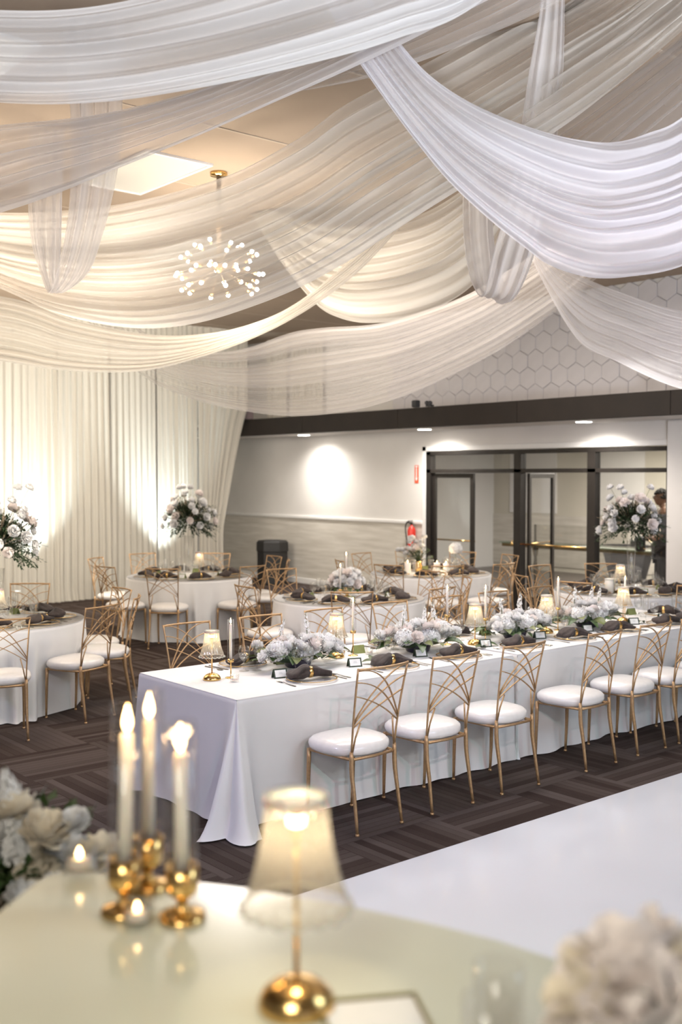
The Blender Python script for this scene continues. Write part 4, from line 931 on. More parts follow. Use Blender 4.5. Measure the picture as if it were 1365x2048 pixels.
def tall_centre(lab, x, y, H0, rad, zt, seed, vtop, group='tall vase centrepieces'):
    """clear tall vase carrying a dome of roses, tan filler and trailing green sprigs"""
    rnd = random.Random(seed); t = thing('tall_centrepiece', lab, 'flowers', (x, y, H0), 0, group)
    h = vtop - H0
    ob('vase', MB().lathe([(.065, 0), (.066, .012), (.038, .03), (.040, h * .5), (.052, h), (.049, h), (.037, h * .5), (.034, .04), (.001, .035)], 28, cap=False).mesh('tall_vase', GLASS), t)
    c = Vector((0, 0, h + (zt - vtop) * .30)); fo = MB()
    for k in range(240):
        a = rnd.uniform(0, 2 * PI); e = rnd.uniform(-.45, 1.25); d = Vector((math.cos(a) * math.cos(e), math.sin(a) * math.cos(e), math.sin(e)))
        sprig(fo, c + d * rad * .22, d, rad * rnd.uniform(.45, .85) * (1.0 if e < .6 else .7), 15, .038, rnd, droop=.75 if e < .2 else .12)
    ob('foliage', fo.mesh('vase_foliage', LEAFD), t)
    fi = MB()
    for k in range(80):
        a = rnd.uniform(0, 2 * PI); e = rnd.uniform(.1, 1.4); d = Vector((math.cos(a) * math.cos(e), math.sin(a) * math.cos(e), math.sin(e)))
        sprig(fi, c + d * rad * .3, d, rad * rnd.uniform(.45, .62), 12, .016, rnd, droop=0)
    ob('filler_flower', fi.mesh('vase_filler', DRYF), t)
    for k in range(34):
        a = k * 2.4 + rnd.uniform(-.3, .3); e = math.asin(max(-.25, min(.98, -.15 + 1.1 * (k + .5) / 34))); d = Vector((math.cos(a) * math.cos(e), math.sin(a) * math.cos(e), math.sin(e)))
        me = (ROSEW + ROSEP + RUF)[rnd.randrange(5)]; p = c + Vector((d.x * rad * .72, d.y * rad * .72, d.z * (zt - vtop) * .70)) * rnd.uniform(.85, 1.12)
        ob('rose', me, t, p, d.to_track_quat('Z', 'Y').to_euler(), rnd.uniform(.8, 1.25))
    for k in range(3):
        a = rnd.uniform(0, 6); d = Vector((math.cos(a) * .5, math.sin(a) * .5, .9)).normalized(); p = c + d * (zt - vtop) * .92
        ob('stem', MB().tube([tuple(c), tuple(p)], .002, 5).mesh('rose_stem', STEM), t); ob('rose', ROSEW[0], t, p, d.to_track_quat('Z', 'Y').to_euler(), .9)
    return t
tall_centre('tall clear vase with roses and trailing greenery on the entrance-end round table', 3.82, 9.36, .7615, .42, 1.87, 3, 1.22)
tall_centre('tall clear vase with roses before the curtain corner', 7.40, 11.9, .7615, .43, 1.84, 4, 1.28)
tall_centre('tall clear vase with pink-white roses in front of the glass wall', 10.15, 7.05, .7615, .44, 1.86, 5, 1.33)

# ================================================================== TABLE LAMPS, CANDLES
def flame(mb=None, h=.032, r=.0055): return MB().lathe([(.0008, 0), (r * .7, h * .12), (r, h * .3), (r * .8, h * .55), (r * .35, h * .82), (.0006, h)], 10)
FLM = flame().mesh('flame', FLAME); WICK = MB().tube([(0, 0, -.002), (.001, 0, .006)], .0009, 5).mesh('wick', BLACKM)
def fl_(a, j, m): return 1 + .045 * abs(math.sin(a * 9)) * (.3 + j / m)
def make_lamp():
    t = thing('table_lamp', 'x', 'lamp')
    ob('base', MB().lathe([(.056, 0), (.0575, .004), (.056, .012), (.050, .024), (.037, .035), (.020, .042), (.006, .045)], 32).mesh('lamp_base', BRASS), t)
    ob('stem', MB().tube([(0, 0, .036), (0, 0, .292)], .0042, 10).lathe([(.004, .235), (.010, .27), (.014, .288), (.012, .292)], 16).mesh('lamp_stem', BRASS), t)
    n = 144; G = []; prof = [(.0445, .312), (.0455, .298), (.048, .266), (.053, .232), (.0605, .198), (.069, .172), (.078, .153)]
    for j, (r, z) in enumerate(prof):
        row = []
        for i in range(n):
            a = 2 * PI * i / n; s = abs(math.sin(a * 9)); k = j / (len(prof) - 1)
            row.append((r * (1 + .05 * s * (.4 + k)) * math.cos(a), r * (1 + .05 * s * (.4 + k)) * math.sin(a), z - (.006 * s if j == 6 else 0)))
        G.append(row)
    inner = [[(x * .955, y * .955, z) for x, y, z in r_] for r_ in reversed(G)]
    ob('lamp_shade', MB().grid(G + inner + [G[0]], True).mesh('lamp_shade', SHADE), t)
    rim = [(.0785 * (1 + .05 * abs(math.sin(a * 9)) * 1.4) * math.cos(a), .0785 * (1 + .05 * abs(math.sin(a * 9)) * 1.4) * math.sin(a), .153 - .006 * abs(math.sin(a * 9))) for a in [2 * PI * i / 144 for i in range(145)]]
    ob('scalloped_rim', MB().tube(rim, .0024, 6, cap=False).mesh('scalloped_rim', RIMM), t)
    ob('shade_ring', MB().lathe([(.046, .300), (.0480, .304), (.0475, .314), (.042, .315), (.041, .302), (.046, .300)], 40, cap=False).mesh('shade_ring', RIMM), t)
    ob('shade_cap', MB().lathe([(.014, .292), (.016, .295), (.006, .300)], 18).mesh('shade_cap', BRASS), t)
    ob('bulb', MB().lathe([(.008, .268), (.0125, .272), (.0135, .286), (.012, .291)], 14).mesh('lamp_bulb', BULB), t)
    l = bpy.data.lights.new('lamp_light', 'POINT'); l.energy = 1.2; l.color = (1.0, .80, .52); l.shadow_soft_size = .015
    o = bpy.data.objects.new('lamp_light', l); COL.objects.link(o); o.parent = t; o.location = (.0, 0, .255)
    return t
LAMP = Proto(make_lamp()); GL = 'small crystal-shade brass table lamps'
LAMP.put((.945, 1.228, 1.2705), .1, 'large-looking crystal-shade brass lamp on the cream counter')
for p, lab in (((3.70, 5.68), 'crystal-shade brass lamp alone at the near end of the banquet table'), ((4.84, 5.82), 'crystal-shade brass lamp behind the first and second white arrangements'),
               ((6.02, 5.58), 'crystal-shade brass lamp between the second and third white arrangements'), ((6.92, 5.62), 'crystal-shade brass lamp between the third and fourth white arrangements'), ((7.95, 5.60), 'crystal-shade brass lamp past the fourth white arrangement')):
    LAMP.put((*p, .7615), random.uniform(0, 3), lab, GL)
LAMP.put((3.66, 8.98, .7615), 0, 'crystal-shade brass lamp on the entrance-end round table', GL)
LAMP.put((7.42, 11.68, .7615), 0, 'crystal-shade brass lamp on the curtain-corner round table', GL)
LAMP.put((9.92, 7.03, .7615), 0, 'crystal-shade brass lamp on the glass-wall round table', GL)
def taper(lab, loc, hc, hcan, group='brass candlesticks with glass chimneys', fat=1.0, tilt=(0, 0), parts=True):
    """hc: height of the cup, hcan: length of the candle above it"""
    t = thing('candlestick', lab, 'candle', loc, 0, group); t.rotation_euler = (tilt[0], tilt[1], 0)
    if fat > 1.5:
        prof = [(.040, 0), (.041, .004), (.040, .010), (.030, .014), (.012, .020), (.009, .028), (.012, .040), (.026, .050), (.029, .060), (.029, hc + .012), (.026, hc + .012), (.022, hc - .004), (.013, hc - .006)]
    else:
        prof = [(.036, 0), (.036, .003), (.010, .006), (.004, .010), (.004, hc - .012), (.020, hc - .008), (.021, hc + .010), (.018, hc + .010), (.012, hc)]
    ob('holder', MB().lathe(prof, 28).mesh('candle_holder', BRASS), t)
    cr = .0125 if fat > 1.5 else .0095
    ob('candle', MB().lathe([(cr, hc - .004), (cr * .96, hc + hcan - .004), (cr * .6, hc + hcan), (.002, hc + hcan - .002)], 16).mesh('taper_candle', WAX), t)
    ob('wick', WICK, t, (0, 0, hc + hcan)); ob('flame', FLM, t, (0, 0, hc + hcan + .003), scl=(1.1, 1.1, 1.15) if fat < 1.5 else (1.5, 1.5, 1.5))
    ch_ = .0285 if fat > 1.5 else .0225; top = hc + hcan + (.055 if fat > 1.5 else .03)
    ob('chimney', MB().lathe([(ch_, hc - .002), (ch_, top), (ch_ - .0016, top), (ch_ - .0016, hc - .002)], 28, cap=False).mesh('glass_chimney', CHIM), t)
    return t
taper('lit candle in glass chimney beside the lamp at the near table end', (3.83, 5.66, .7615), .11, .235)
taper('lit candle in glass chimney between the first and second white arrangements', (4.98, 5.80, .7615), .17, .21)
taper('tall lit candle behind the stock spike of the second arrangement', (5.86, 5.72, .7615), .22, .20)
taper('lit candle in chimney just before the third white arrangement', (6.16, 5.60, .7615), .18, .23)
taper('lit candle in chimney between the third and fourth white arrangements', (7.12, 5.66, .7615), .18, .23)
taper('lit candle in chimney past the fourth white arrangement', (8.06, 5.66, .7615), .14, .22)
GF = 'thick brass candle holders on the cream counter'
taper('fat brass candle holder nearest the tealight on the cream counter', (.912, 1.690, 1.2705), .088, .235, GF, 2, (.0, .03))
taper('fat brass candle holder standing behind the pair on the cream counter', (1.005, 1.768, 1.2705), .088, .235, GF, 2, (.03, .0))
taper('fat brass candle holder beside the crystal lamp on the cream counter', (.980, 1.602, 1.2705), .085, .215, GF, 2, (.035, -.03))
for p in ((.912, 1.690, 1.64), (.98, 1.602, 1.62)): point('candle_light', p, .5, (1, .65, .3), .01)
def make_votive():
    t = thing('votive', 'x', 'candle')
    ob('glass_cup', MB().lathe([(.024, 0), (.027, .004), (.029, .048), (.027, .048), (.025, .012), (.001, .010)], 24, cap=False).mesh('votive_glass', GLASS), t)
    ob('wax', MB().lathe([(.0185, .012), (.0185, .026), (.002, .025)], 20).mesh('votive_wax', WAX), t)
    ob('flame', MB().lathe([(.0008, 0), (.004, .003), (.0055, .007), (.003, .013), (.0005, .018)], 10, (0, 0, .026)).mesh('votive_flame', FLAME), t)
    return t
VT_ = Proto(make_votive()); GV = 'clear glass tealight votives'
VT_.put((.905, 1.628, 1.2705), 0, 'lit tealight in clear glass before the pair of fat brass holders', GV)
VT_.put((.938, 1.915, 1.2705), 0, 'wide lit tealight glass at the counter corner by the flowers', GV, scl=1.25)
VT_.put((.985, 1.835, 1.2705), 0, 'lit tealight behind the fat brass holders at the counter edge', GV)
for p, lab in (((3.77, 5.53), 'lit tealight at the foot of the first banquet candlestick'), ((5.10, 5.76), 'lit tealight between the first and second white arrangements'), ((6.0, 5.45), 'lit tealight before the third white arrangement'),
               ((6.98, 5.45), 'lit tealight between third and fourth white arrangements'), ((7.30, 11.45), 'lit tealight on the curtain-corner round table'), ((3.55, 8.85), 'lit tealight on the entrance-end round table')):
    VT_.put((*p, .7615), 0, lab, GV)

# ================================================================== PLACE SETTINGS
def make_goblet(water=True):
    t = thing('water_goblet', 'x', 'glass')
    ob('bowl', MB().lathe([(.001, .068), (.012, .070), (.030, .085), (.038, .110), (.038, .135), (.033, .165), (.0315, .165), (.0365, .134), (.0365, .110), (.028, .087), (.001, .075)], 20, cap=False).mesh('goblet_bowl', GLASS), t)
    ob('foot', MB().lathe([(.033, 0), (.033, .003), (.008, .008), (.006, .030), (.010, .045), (.006, .055), (.012, .070)], 18).mesh('goblet_foot', GLASS), t)
    ob('water', MB().lathe([(.001, .077), (.027, .089), (.0358, .110), (.0360, .118), (.001, .118)], 18, cap=False).mesh('water', GLASS), t)
    return t
def make_flute():
    t = thing('champagne_flute', 'x', 'glass')
    ob('bowl', MB().lathe([(.001, .080), (.010, .084), (.022, .110), (.026, .145), (.024, .205), (.0228, .205), (.0246, .145), (.020, .112), (.001, .086)], 18, cap=False).mesh('flute_bowl', GLASS), t)
    ob('foot', MB().lathe([(.030, 0), (.030, .003), (.006, .008), (.004, .040), (.005, .060), (.010, .084)], 18).mesh('flute_foot', GLASS), t)
    return t
def make_charger():
    t = thing('charger_plate', 'x', 'plate')
    ob('plate', MB().lathe([(.08, .002), (.105, .003), (.158, .012), (.158, .014), (.105, .006), (.001, .005)], 36, cap=False).mesh('charger_body', CHARG), t)
    ob('gold_rim', MB().lathe([(.157, .011), (.165, .013), (.165, .016), (.157, .015), (.157, .011)], 40, cap=False).mesh('charger_rim', BRASS), t)
    return t
def napkin_parts(t, z, seed):
    rnd = random.Random(seed); nu, nv = 18, 22; G = []
    for i in range(nu + 1):
        u = i / nu * 2 - 1; w = .018 + .060 * min(1, abs(u) * 1.25) ** .8 * (1 if u < 0 else .72) - (.03 * max(0, abs(u) - .85) / .15 if abs(u) > .85 else 0); th = .016 + .020 * math.exp(-(u / .5) ** 2) + (.014 if u < 0 else .006) * math.sin(abs(u) * PI)
        row = []
        for j in range(nv):
            a = 2 * PI * j / nv; fold = 1 + .22 * math.sin(3 * a + u * 4 + seed) * min(1, abs(u) * 2) + .12 * math.sin(7 * a + seed)
            row.append((u * .145, w * math.cos(a) * fold, z + th + th * .95 * math.sin(a) * fold))
        G.append(row)
    m = MB().grid(G, True); m.f += [tuple(range(nv - 1, -1, -1)), tuple(nu * nv + q for q in range(nv))]; m.mi += [0, 0]
    for v_i, v in enumerate(m.v): m.v[v_i] = (v[0], v[1], max(z + .001, v[2]))
    return m.mesh('folded_napkin', NAPKIN)
def make_napkin(seed):
    t = thing('folded_napkin', 'x', 'napkin')
    ob('cloth', napkin_parts(t, .0, seed), t)
    rg = MB().lathe([(.027, -.014), (.029, -.010), (.029, .010), (.027, .014), (.025, .010), (.025, -.010), (.027, -.014)], 24, cap=False)
    rg.tf(Matrix.Translation((0, 0, .034)) @ Matrix.Rotation(PI / 2, 4, 'Y') @ Matrix.Scale(1.25, 4, (1, 0, 0)))
    ob('napkin_ring', rg.mesh('napkin_ring', BRASS), t); return t
def cutlery(kind):
    t = thing(kind, 'x', kind.split('_')[-1]); mb = MB()
    def strip(pts, th=.0016):
        G = [[(x, y - w, z), (x, y, z + th), (x, y + w, z)] for (x, y, z, w) in pts]; mb.grid(G); mb.grid([[(a, b, c - th) for a, b, c in r] for r in G])
    if kind == 'dinner_knife': strip([(-.11, 0, .003, .003), (-.10, 0, .003, .007), (-.01, 0, .003, .005), (0, 0, .003, .004), (.02, 0, .003, .009), (.09, .002, .003, .009), (.115, .006, .003, .001)])
    else:
        strip([(-.10, 0, .003, .004), (-.09, 0, .003, .009), (-.03, 0, .004, .005), (.03, 0, .007, .003), (.05, 0, .006, .004)])
        if kind == 'dinner_fork':
            strip([(.05, 0, .006, .004), (.058, 0, .004, .011), (.070, 0, .003, .012)])
            for k in range(4): strip([(.068, -.0096 + .0064 * k, .003, .0018), (.090, -.0096 + .0064 * k, .004, .0018), (.105, -.0090 + .0060 * k, .007, .0008)], .001)
        else: strip([(.05, 0, .006, .004), (.058, 0, .004, .012), (.075, 0, .002, .018), (.092, 0, .003, .015), (.102, 0, .005, .004)])
    ob('blade' if 'knife' in kind else 'head', mb.mesh(kind, STEEL), t); return t
def make_card(m=None):
    t = thing('place_card', 'x', 'card'); m = m or CARDG
    ob('folded_card', MB().add([(-.048, -.026, 0), (.048, -.026, 0), (.048, 0, .058), (-.048, 0, .058), (-.048, .026, 0), (.048, .026, 0), (-.048, -.0245, 0), (.048, -.0245, 0), (.048, 0, .0555), (-.048, 0, .0555), (-.048, .0245, 0), (.048, .0245, 0)],
       [(0, 1, 2, 3), (3, 2, 5, 4), (7, 6, 9, 8), (8, 9, 10, 11), (0, 6, 7, 1), (4, 5, 11, 10), (0, 3, 9, 6), (3, 4, 10, 9), (1, 7, 8, 2), (2, 8, 11, 5)]).mesh('tent_card', m, smooth=False), t)
    def face(x0, x1, a, b, off): return [(x0, -.026 + .026 * a - off, .058 * a + off * .45), (x1, -.026 + .026 * a - off, .058 * a + off * .45), (x1, -.026 + .026 * b - off, .058 * b + off * .45), (x0, -.026 + .026 * b - off, .058 * b + off * .45)]
    nl = ob('name_panel', MB().add(face(-.038, .038, .14, .86, .0008) + face(-.038, .038, .14, .86, .0002), [(0, 1, 2, 3), (4, 7, 6, 5), (0, 4, 5, 1), (2, 6, 7, 3)]).mesh('card_panel', PAPER, smooth=False), t)
    mb = MB()
    for (x0, x1, a) in ((-.010, .012, .58), (-.013, .014, .44)): mb.add(face(x0, x1, a, a + .035, .0011), [(0, 1, 2, 3)])
    ob('printed_line', mb.mesh('card_print', INK, smooth=False), nl); return t
GOB = Proto(make_goblet()); FLU = Proto(make_flute()); CHG = Proto(make_charger()); NAPS = [Proto(make_napkin(k)) for k in (1, 2, 4)]
FORK = Proto(cutlery('dinner_fork')); KNIFE = Proto(cutlery('dinner_knife')); SPOON = Proto(cutlery('dinner_spoon')); CARD = Proto(make_card()); OCARD = Proto(make_card(CARDO))
def place(cx, cy, ang, who, full=True, seed=0, z=.7620, nap=.35, sx=1):
    """one place setting; ang: direction from the plate towards the middle of the table"""
    rnd = random.Random(seed); f = Vector((math.cos(ang), math.sin(ang))); r = Vector((math.sin(ang), -math.cos(ang)))
    P = lambda a, b: (cx + f.x * b + r.x * a, cy + f.y * b + r.y * a, z)
    CHG.put(P(0, 0), rnd.uniform(0, 3), 'clear gold-rimmed charger plate at ' + who, 'gold-rimmed charger plates')
    q = P(rnd.uniform(-.02, .02), rnd.uniform(-.01, .02)); NAPS[rnd.randrange(3)].put((q[0], q[1], z + .0145), ang - PI / 2 + nap + rnd.uniform(-.25, .25), 'umber napkin in a gold ring at ' + who, 'umber napkins in gold rings')
    GOB.put(P(.13, .20), rnd.uniform(0, 3), 'clear water goblet at ' + who, 'water goblets'); FLU.put(P(.05, .235), rnd.uniform(0, 3), 'clear champagne flute at ' + who, 'champagne flutes')
    if full:
        FORK.put(P(-.205, -.01), ang + PI + rnd.uniform(-.08, .08) + PI, 'steel fork at ' + who, 'forks'); KNIFE.put(P(.195, -.01), ang + rnd.uniform(-.05, .05), 'steel knife at ' + who, 'knives')
        SPOON.put(P(.232, -.01), ang + rnd.uniform(-.06, .06), 'steel spoon at ' + who, 'spoons')
for k, x in enumerate((4.18, 4.90, 5.52, 6.20, 6.84, 7.45, 8.10, 8.55)):
    place(x, 5.27, PI / 2, 'the %s place, dance floor side of banquet table' % ords[k], True, 100 + k, nap=-.15)
    CARD.put((x - .20 if k else 4.07, 5.46, .7620), -.35 + random.uniform(-.15, .15), 'dark green tent card with white panel, %s place, dance floor side' % ords[k], 'green place cards')
for k, x in enumerate((4.16, 4.86, 5.52, 6.22, 6.92, 7.55, 8.22)):
    place(x, 6.00, -PI / 2, 'the %s place, far side of banquet table' % ords[k], True, 200 + k, nap=.1)
    OCARD.put((x + .22, 5.86, .7620), PI - .2, 'olive tent card, back turned, %s place, far side of banquet table' % ords[k], 'olive place cards')
place(8.62, 5.64, PI, 'the far short end of the banquet table', True, 300)
for k in range(5):
    (cx_, cy_) = RT[k][0]
    for j in range(8):
        a = PI / 8 + j * PI / 4 + .1 * k
        who = '%s, seat %s' % (TN[k], ('a little past ' if (a % (2 * PI)) % (PI / 4) > PI / 8 else 'at the ') + seat_word(a)) if 0 else '%s, %s' % (TN[k], seat_word(a + .01))
        place(cx_ + .56 * math.cos(a), cy_ + .56 * math.sin(a), a + PI, who, k in (0, 2, 4), 400 + k * 10 + j, nap=.1)
        if j % 2 == 0: OCARD.put((cx_ + .40 * math.cos(a + .3), cy_ + .40 * math.sin(a + .3), .7620), a + PI / 2, 'olive tent card on %s, %s' % (TN[k], seat_word(a + .01)), 'olive place cards')
# centre of the rose-bowl table
t = thing('rose_bowl', 'gold footed bowl of pale roses on the middle round table', 'flowers', (7.35, 8.66, .7615), 0)
ob('bowl', MB().lathe([(.05, 0), (.052, .006), (.018, .02), (.018, .045), (.075, .075), (.095, .115), (.088, .115), (.02, .075)], 28).mesh('gold_bowl', BRASS), t)
ob('flower_foam', MB().ball((0, 0, .12), .09, 12, 8, (1, 1, .6)).mesh('rose_bowl_foam', LEAFD), t)
rnd = random.Random(44)
for k in range(24):
    e = math.asin(.02 + .96 * (k + .5) / 24); a = k * 2.4; d = Vector((math.cos(a) * math.cos(e), math.sin(a) * math.cos(e), math.sin(e) * 1.0))
    ob('rose', (ROSEP + ROSEW + RUF)[rnd.randrange(5)], t, Vector((0, 0, .13)) + Vector((d.x * .15, d.y * .15, d.z * .15)) * rnd.uniform(.85, 1.1), d.to_track_quat('Z', 'Y').to_euler(), rnd.uniform(.85, 1.15))
for k in range(12):
    a = k * PI / 6; ob('leaf', LF[k % 3], t, (.10 * math.cos(a), .10 * math.sin(a), .11), (0, .3, a), 1.0)
taper('lit candle in chimney before the rose bowl', (7.14, 8.52, .7615), .10, .24); taper('lit candle in chimney behind the rose bowl', (7.56, 8.92, .7615), .16, .26)
# centre of the extinguisher-side table: uneven roses and pillar candles
t = thing('rose_cluster', 'loose upright spray of cream roses among the candles by the extinguisher', 'flowers', (10.0, 10.3, .7615), 0)
ob('vase', MB().lathe([(.04, 0), (.05, .02), (.055, .08), (.035, .13), (.04, .15), (.034, .15), (.03, .13), (.045, .08)], 24).mesh('small_vase', BRASS), t)
rnd = random.Random(46)
for k in range(20):
    h_ = rnd.uniform(.16, .42); p = Vector((rnd.uniform(-.13, .13) * (1.25 - h_), rnd.uniform(-.05, .28) * (1.3 - h_ * 1.5), h_ + .05)); ob('rose', (ROSEP + ROSEW + RUF)[rnd.randrange(5)], t, p, (rnd.uniform(-.6, .6), rnd.uniform(-.6, .6), rnd.uniform(0, 6)), rnd.uniform(.8, 1.1))
    ob('stem', MB().tube([(0, 0, .12), tuple(p)], .002, 5).mesh('cluster_stem', STEM), t)
fo = MB()
for k in range(40): sprig(fo, (0, 0, .15), (rnd.uniform(-1, 1), rnd.uniform(-1, 1), rnd.uniform(0, 1.6)), .22, 9, .03, rnd)
ob('foliage', fo.mesh('cluster_foliage', LEAFD), t)
t = thing('white_hydrangea_vase', 'single white hydrangea head in a slim vase by the glass doors', 'flowers', (10.32, 9.92, .7615), 0)
ob('vase', MB().lathe([(.03, 0), (.035, .02), (.022, .12), (.024, .20), (.020, .20), (.018, .12), (.028, .02)], 20).mesh('slim_vase', GLASS), t)
ob('stem', MB().tube([(0, 0, .01), (0, 0, .27)], .003, 6).mesh('hydrangea_stem', STEM), t); ob('hydrangea', HYD[0], t, (0, 0, .32), (0, 0, 0), 1.15)
for k in range(4): ob('leaf', LF[1], t, (0, 0, .26), (0, .1, k * 1.6), .8)
pc = thing('pillar_candle', 'x', 'candle', group='pillar candles on the extinguisher-side table')
ob('wax', MB().lathe([(.036, 0), (.037, .004), (.037, .115), (.032, .120), (.006, .116)], 24).mesh('pillar_wax', WAX), pc); ob('wick', WICK, pc, (0, 0, .117)); ob('flame', FLM, pc, (0, 0, .120))
PC = Proto(pc)
for p, s, lab in (((10.10, 10.05, .7615), 1.1, 'thick pillar candle in the middle of the extinguisher-side table'), ((10.18, 10.16, .7615), .8, 'short pillar candle beside the slim hydrangea vase'),
                  ((9.78, 10.28, .7615), 1.15, 'tall pillar candle among the glasses, entrance side of the cream roses'), ((10.24, 10.02, .7615), 1.0, 'pillar candle nearest the slim hydrangea vase')):
    PC.put(p, 0, lab, scl=s)
point('pillar_glow', (10.12, 10.08, 1.02), 4, (1, .72, .40), .04)
t = thing('table_sign', 'upright white table sign on the curtain-corner round table', 'sign', (7.24, 11.75, .7615), .9)
ob('panel', MB().bbox(-.05, .05, -.003, .003, .004, .17, .001).mesh('sign_panel', PAPER, smooth=False), t); ob('base', MB().bbox(-.05, .05, -.02, .02, 0, .006, .001).mesh('sign_base', PAPER, smooth=False), t)
t = thing('white_lantern', 'pale square lantern box beside the lamp on the glass-wall round table', 'lantern', (9.83, 7.10, .7615), .3)
ob('body', MB().bbox(-.045, .045, -.045, .045, 0, .15, .006).mesh('lantern_body', WAX), t); ob('lid', MB().bbox(-.05, .05, -.05, .05, .15, .158, .002).mesh('lantern_lid', WAX), t)
# magnolia-like leaves lying on the banquet cloth
lv = leaf_mesh('loose_leaf', LEAF, .12, .034, .12)
for k, (x, y) in enumerate(((4.80, 5.50), (4.93, 5.56), (5.02, 5.50), (5.86, 5.42), (6.02, 5.50), (6.95, 5.42), (7.05, 5.52), (7.95, 5.45))):
    o = ob('loose_leaf', lv, None, (x, y, .775), (random.uniform(-.2, .2), 0, random.uniform(-1, 1))); tag(o, 'loose green leaf on the banquet cloth, %s from the lamp end' % ords[k], 'leaf', 'loose leaves along the banquet table')

# ================================================================== DANCE FLOOR
df = struct('floor_dance', MB().bbox(1.6, WX - .6, -6.5, 4.08, 0, .012, .003), DANCE); df['label'] = 'glossy white vinyl dance floor'
sm = MB().box(1.6, WX - .6, -.002, .002, .0121, .0126).mesh('vinyl_seam', mat('vinyl_seam', (.72, .72, .78), .2), smooth=False)
for y in (2.55, 1.05): ob('seam', sm, df, (0, y, 0))

# ================================================================== CREAM COUNTER
struct('floor_riser', MB().bbox(-2.2, 1.60, -2.0, 2.95, 0, .50, .01), RISER)
outer = [(.10, 1.52), (.45, 1.66), (.751, 1.849), (.862, 1.940), (.905, 1.955), (.94, 1.935), (1.055, 1.795), (1.148, 1.653), (1.247, 1.462), (1.310, 1.30), (1.345, 1.188), (1.372, 1.03), (1.375, .80), (1.33, .58), (1.25, .40), (1.16, .26)]
inner = [(.62, .36), (.68, .55), (.70, .80), (.66, 1.02), (.52, 1.22), (.33, 1.34), (.12, 1.32)]
def prism(poly, z0, z1, ins=0):
    c = Vector((sum(p[0] for p in poly) / len(poly), sum(p[1] for p in poly) / len(poly))); n = len(poly)
    q = [tuple(Vector(p) + (c - Vector(p)).normalized() * ins) for p in poly]; m = MB()
    b = .004; lv = [(z0, b), (z0 + b, 0), (z1 - b, 0), (z1, b)]; v = []
    for (z, i2) in lv: v += [(*(Vector(p) + (c - Vector(p)).normalized() * i2), z) for p in q]
    f = [(k * n + j, k * n + (j + 1) % n, (k + 1) * n + (j + 1) % n, (k + 1) * n + j) for k in range(3) for j in range(n)] + [tuple(range(n - 1, -1, -1)), tuple(3 * n + j for j in range(n))]
    return m.add(v, [tuple(reversed(x)) for x in f])
t = thing('curved_counter', 'glossy cream counter with a curved edge under the brass lamp and candles', 'table', (0, 0, 0))
ob('counter_top', prism(outer + inner, 1.235, 1.270).mesh('counter_top', COUNTER, smooth=False), t)
ob('counter_body', prism(outer + inner, .50, 1.235, .05).mesh('counter_body', COUNTER, smooth=False), t)
t = thing('framed_card', 'small white card in a thin green-gold frame lying on the cream counter', 'frame', (.985, 1.085, 1.2705), -.52)
# a thin frame lying on the counter
ob('frame', MB().bbox(-.075, .075, -.105, -.099, 0, .008, .002).bbox(-.075, .075, .099, .105, 0, .008, .002).bbox(-.075, -.069, -.099, .099, 0, .008, .002).bbox(.069, .075, -.099, .099, 0, .008, .002).mesh('card_frame', GREENB, smooth=False), t)
ob('card', MB().bbox(-.069, .069, -.099, .099, 0, .003, .001).mesh('framed_paper', PAPER, smooth=False), t)

# near bouquet on the counter
t = thing('cream_bouquet', 'soft cream and peach rose bouquet at the corner of the cream counter', 'flowers', (1.105, .715, 1.2705), 0)
ob('vase', MB().lathe([(.035, 0), (.05, .02), (.05, .07), (.035, .10), (.038, .11), (.033, .11), (.03, .09)], 24).mesh('bouquet_vase', GLASS), t)
rnd = random.Random(71); GR = [rose_mesh('garden_rose_bloom', (PETALC, PETALP)[k], .060, ((3, .3, .8), (4, .5, .85), (5, .8, .75), (5, 1.05, .6)), seed=k + 50) for k in range(2)]
ob('foliage_core', MB().ball((0, 0, .14), .07, 12, 8).mesh('bouquet_core', LEAFD), t)
for k in range(12):
    e = math.asin(-.05 + 1.0 * (k + .5) / 12); a = k * 2.4 + .5; d = Vector((math.cos(a) * math.cos(e), math.sin(a) * math.cos(e), math.sin(e)))
    ob('rose', (GR[k % 2]) if k % 4 else ROSEW[0], t, Vector((0, 0, .10)) + d * .078, d.to_track_quat('Z', 'Y').to_euler(), rnd.uniform(.9, 1.1))
for k in range(22):
    a = rnd.uniform(0, 6.3); ob('leaf', LF[k % 3], t, (.06 * math.cos(a), .06 * math.sin(a), .09 + rnd.uniform(-.02, .03)), (0, rnd.uniform(-.3, .4), a), rnd.uniform(.6, .9))
# two clear tumblers near the bouquet
for p, lab in (((1.000, .900), 'clear glass tumbler between the bouquet and the framed card'), ((1.08, .955), 'clear glass tumbler closest to the curved counter edge')):
    o = ob('glass_tumbler', MB().lathe([(.030, 0), (.033, .005), (.035, .12), (.0335, .12), (.031, .01), (.001, .008)], 28, cap=False).mesh('tumbler', CHIM), None, (*p, 1.2705)); tag(o, lab, 'glass', 'clear tumblers on the counter')

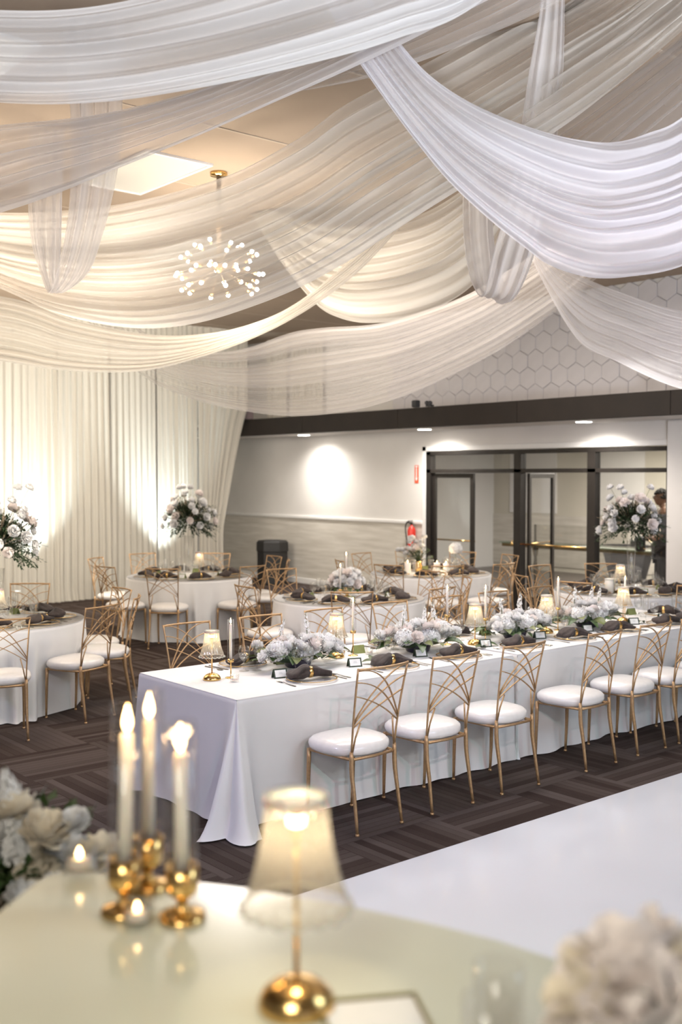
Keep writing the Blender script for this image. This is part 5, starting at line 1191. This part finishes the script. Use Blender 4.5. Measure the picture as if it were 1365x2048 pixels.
# ground arrangement on the riser in front of the counter
t = thing('floor_flowers', 'tall mixed white stock and rose arrangement rising behind the counter corner', 'flowers', (1.14, 2.64, .50), 0)
ob('urn', MB().lathe([(.12, 0), (.13, .02), (.06, .06), (.05, .20), (.11, .30), (.15, .46), (.14, .46), (.05, .30)], 28).mesh('flower_urn', WALLM), t)
rnd = random.Random(81); fo = MB()
for k in range(150):
    a = rnd.uniform(0, 2 * PI); e = rnd.uniform(-.5, 1.3); d = Vector((math.cos(a) * math.cos(e), math.sin(a) * math.cos(e), math.sin(e))); sprig(fo, (0, 0, .50), d, rnd.uniform(.14, .24), 11, .05, rnd, droop=.3)
ob('foliage', fo.mesh('floor_foliage', LEAF), t)
R_v = Vector((math.sin(YAW), -math.cos(YAW), 0))
def atp(dx, z, dd=0):
    z += .115; v = R_v * dx + Vector((math.cos(YAW), math.sin(YAW), 0)) * dd; return (v.x, v.y, z)
for (dx, z, me, s, ry, nm) in ((.02, .46, SPKL, 1.0, -.12, 'stock_spike'), (-.12, .56, SPKL, .85, -.3, 'stock_spike'), (.075, .38, SPKC, .95, .0, 'stock_spike'), (.00, .48, SPKL, .7, .1, 'stock_spike'), (-.06, .38, SPKC, .8, -.2, 'stock_spike'), (.04, .40, SPKC, .7, .3, 'stock_spike'), (-.17, .46, SPKL, .8, -.4, 'stock_spike')):
    ob(nm, me, t, atp(dx, z + .02, rnd.uniform(-.14, -.05)), (rnd.uniform(-.1, .1), ry, rnd.uniform(-.1, .1)), s)
for (dx, z, s) in ((.10, .52, 1.0), (-.04, .50, 1.0), (.03, .56, .9), (.24, .47, .9), (.17, .54, .8), (.145, .46, 1.25), (.19, .40, 1.0), (.24, .40, .8), (.05, .36, 1.1), (-.05, .30, 1.1), (-.10, .36, 1.0), (.12, .36, 1.1), (.20, .34, 1.0), (-.14, .28, 1.1)):
    ob('rose', (RUF + ROSEC)[rnd.randrange(4)], t, atp(dx, z + .04, rnd.uniform(-.20, -.10)), (rnd.uniform(-.5, .5), rnd.uniform(-.5, .5), rnd.uniform(0, 6)), s)
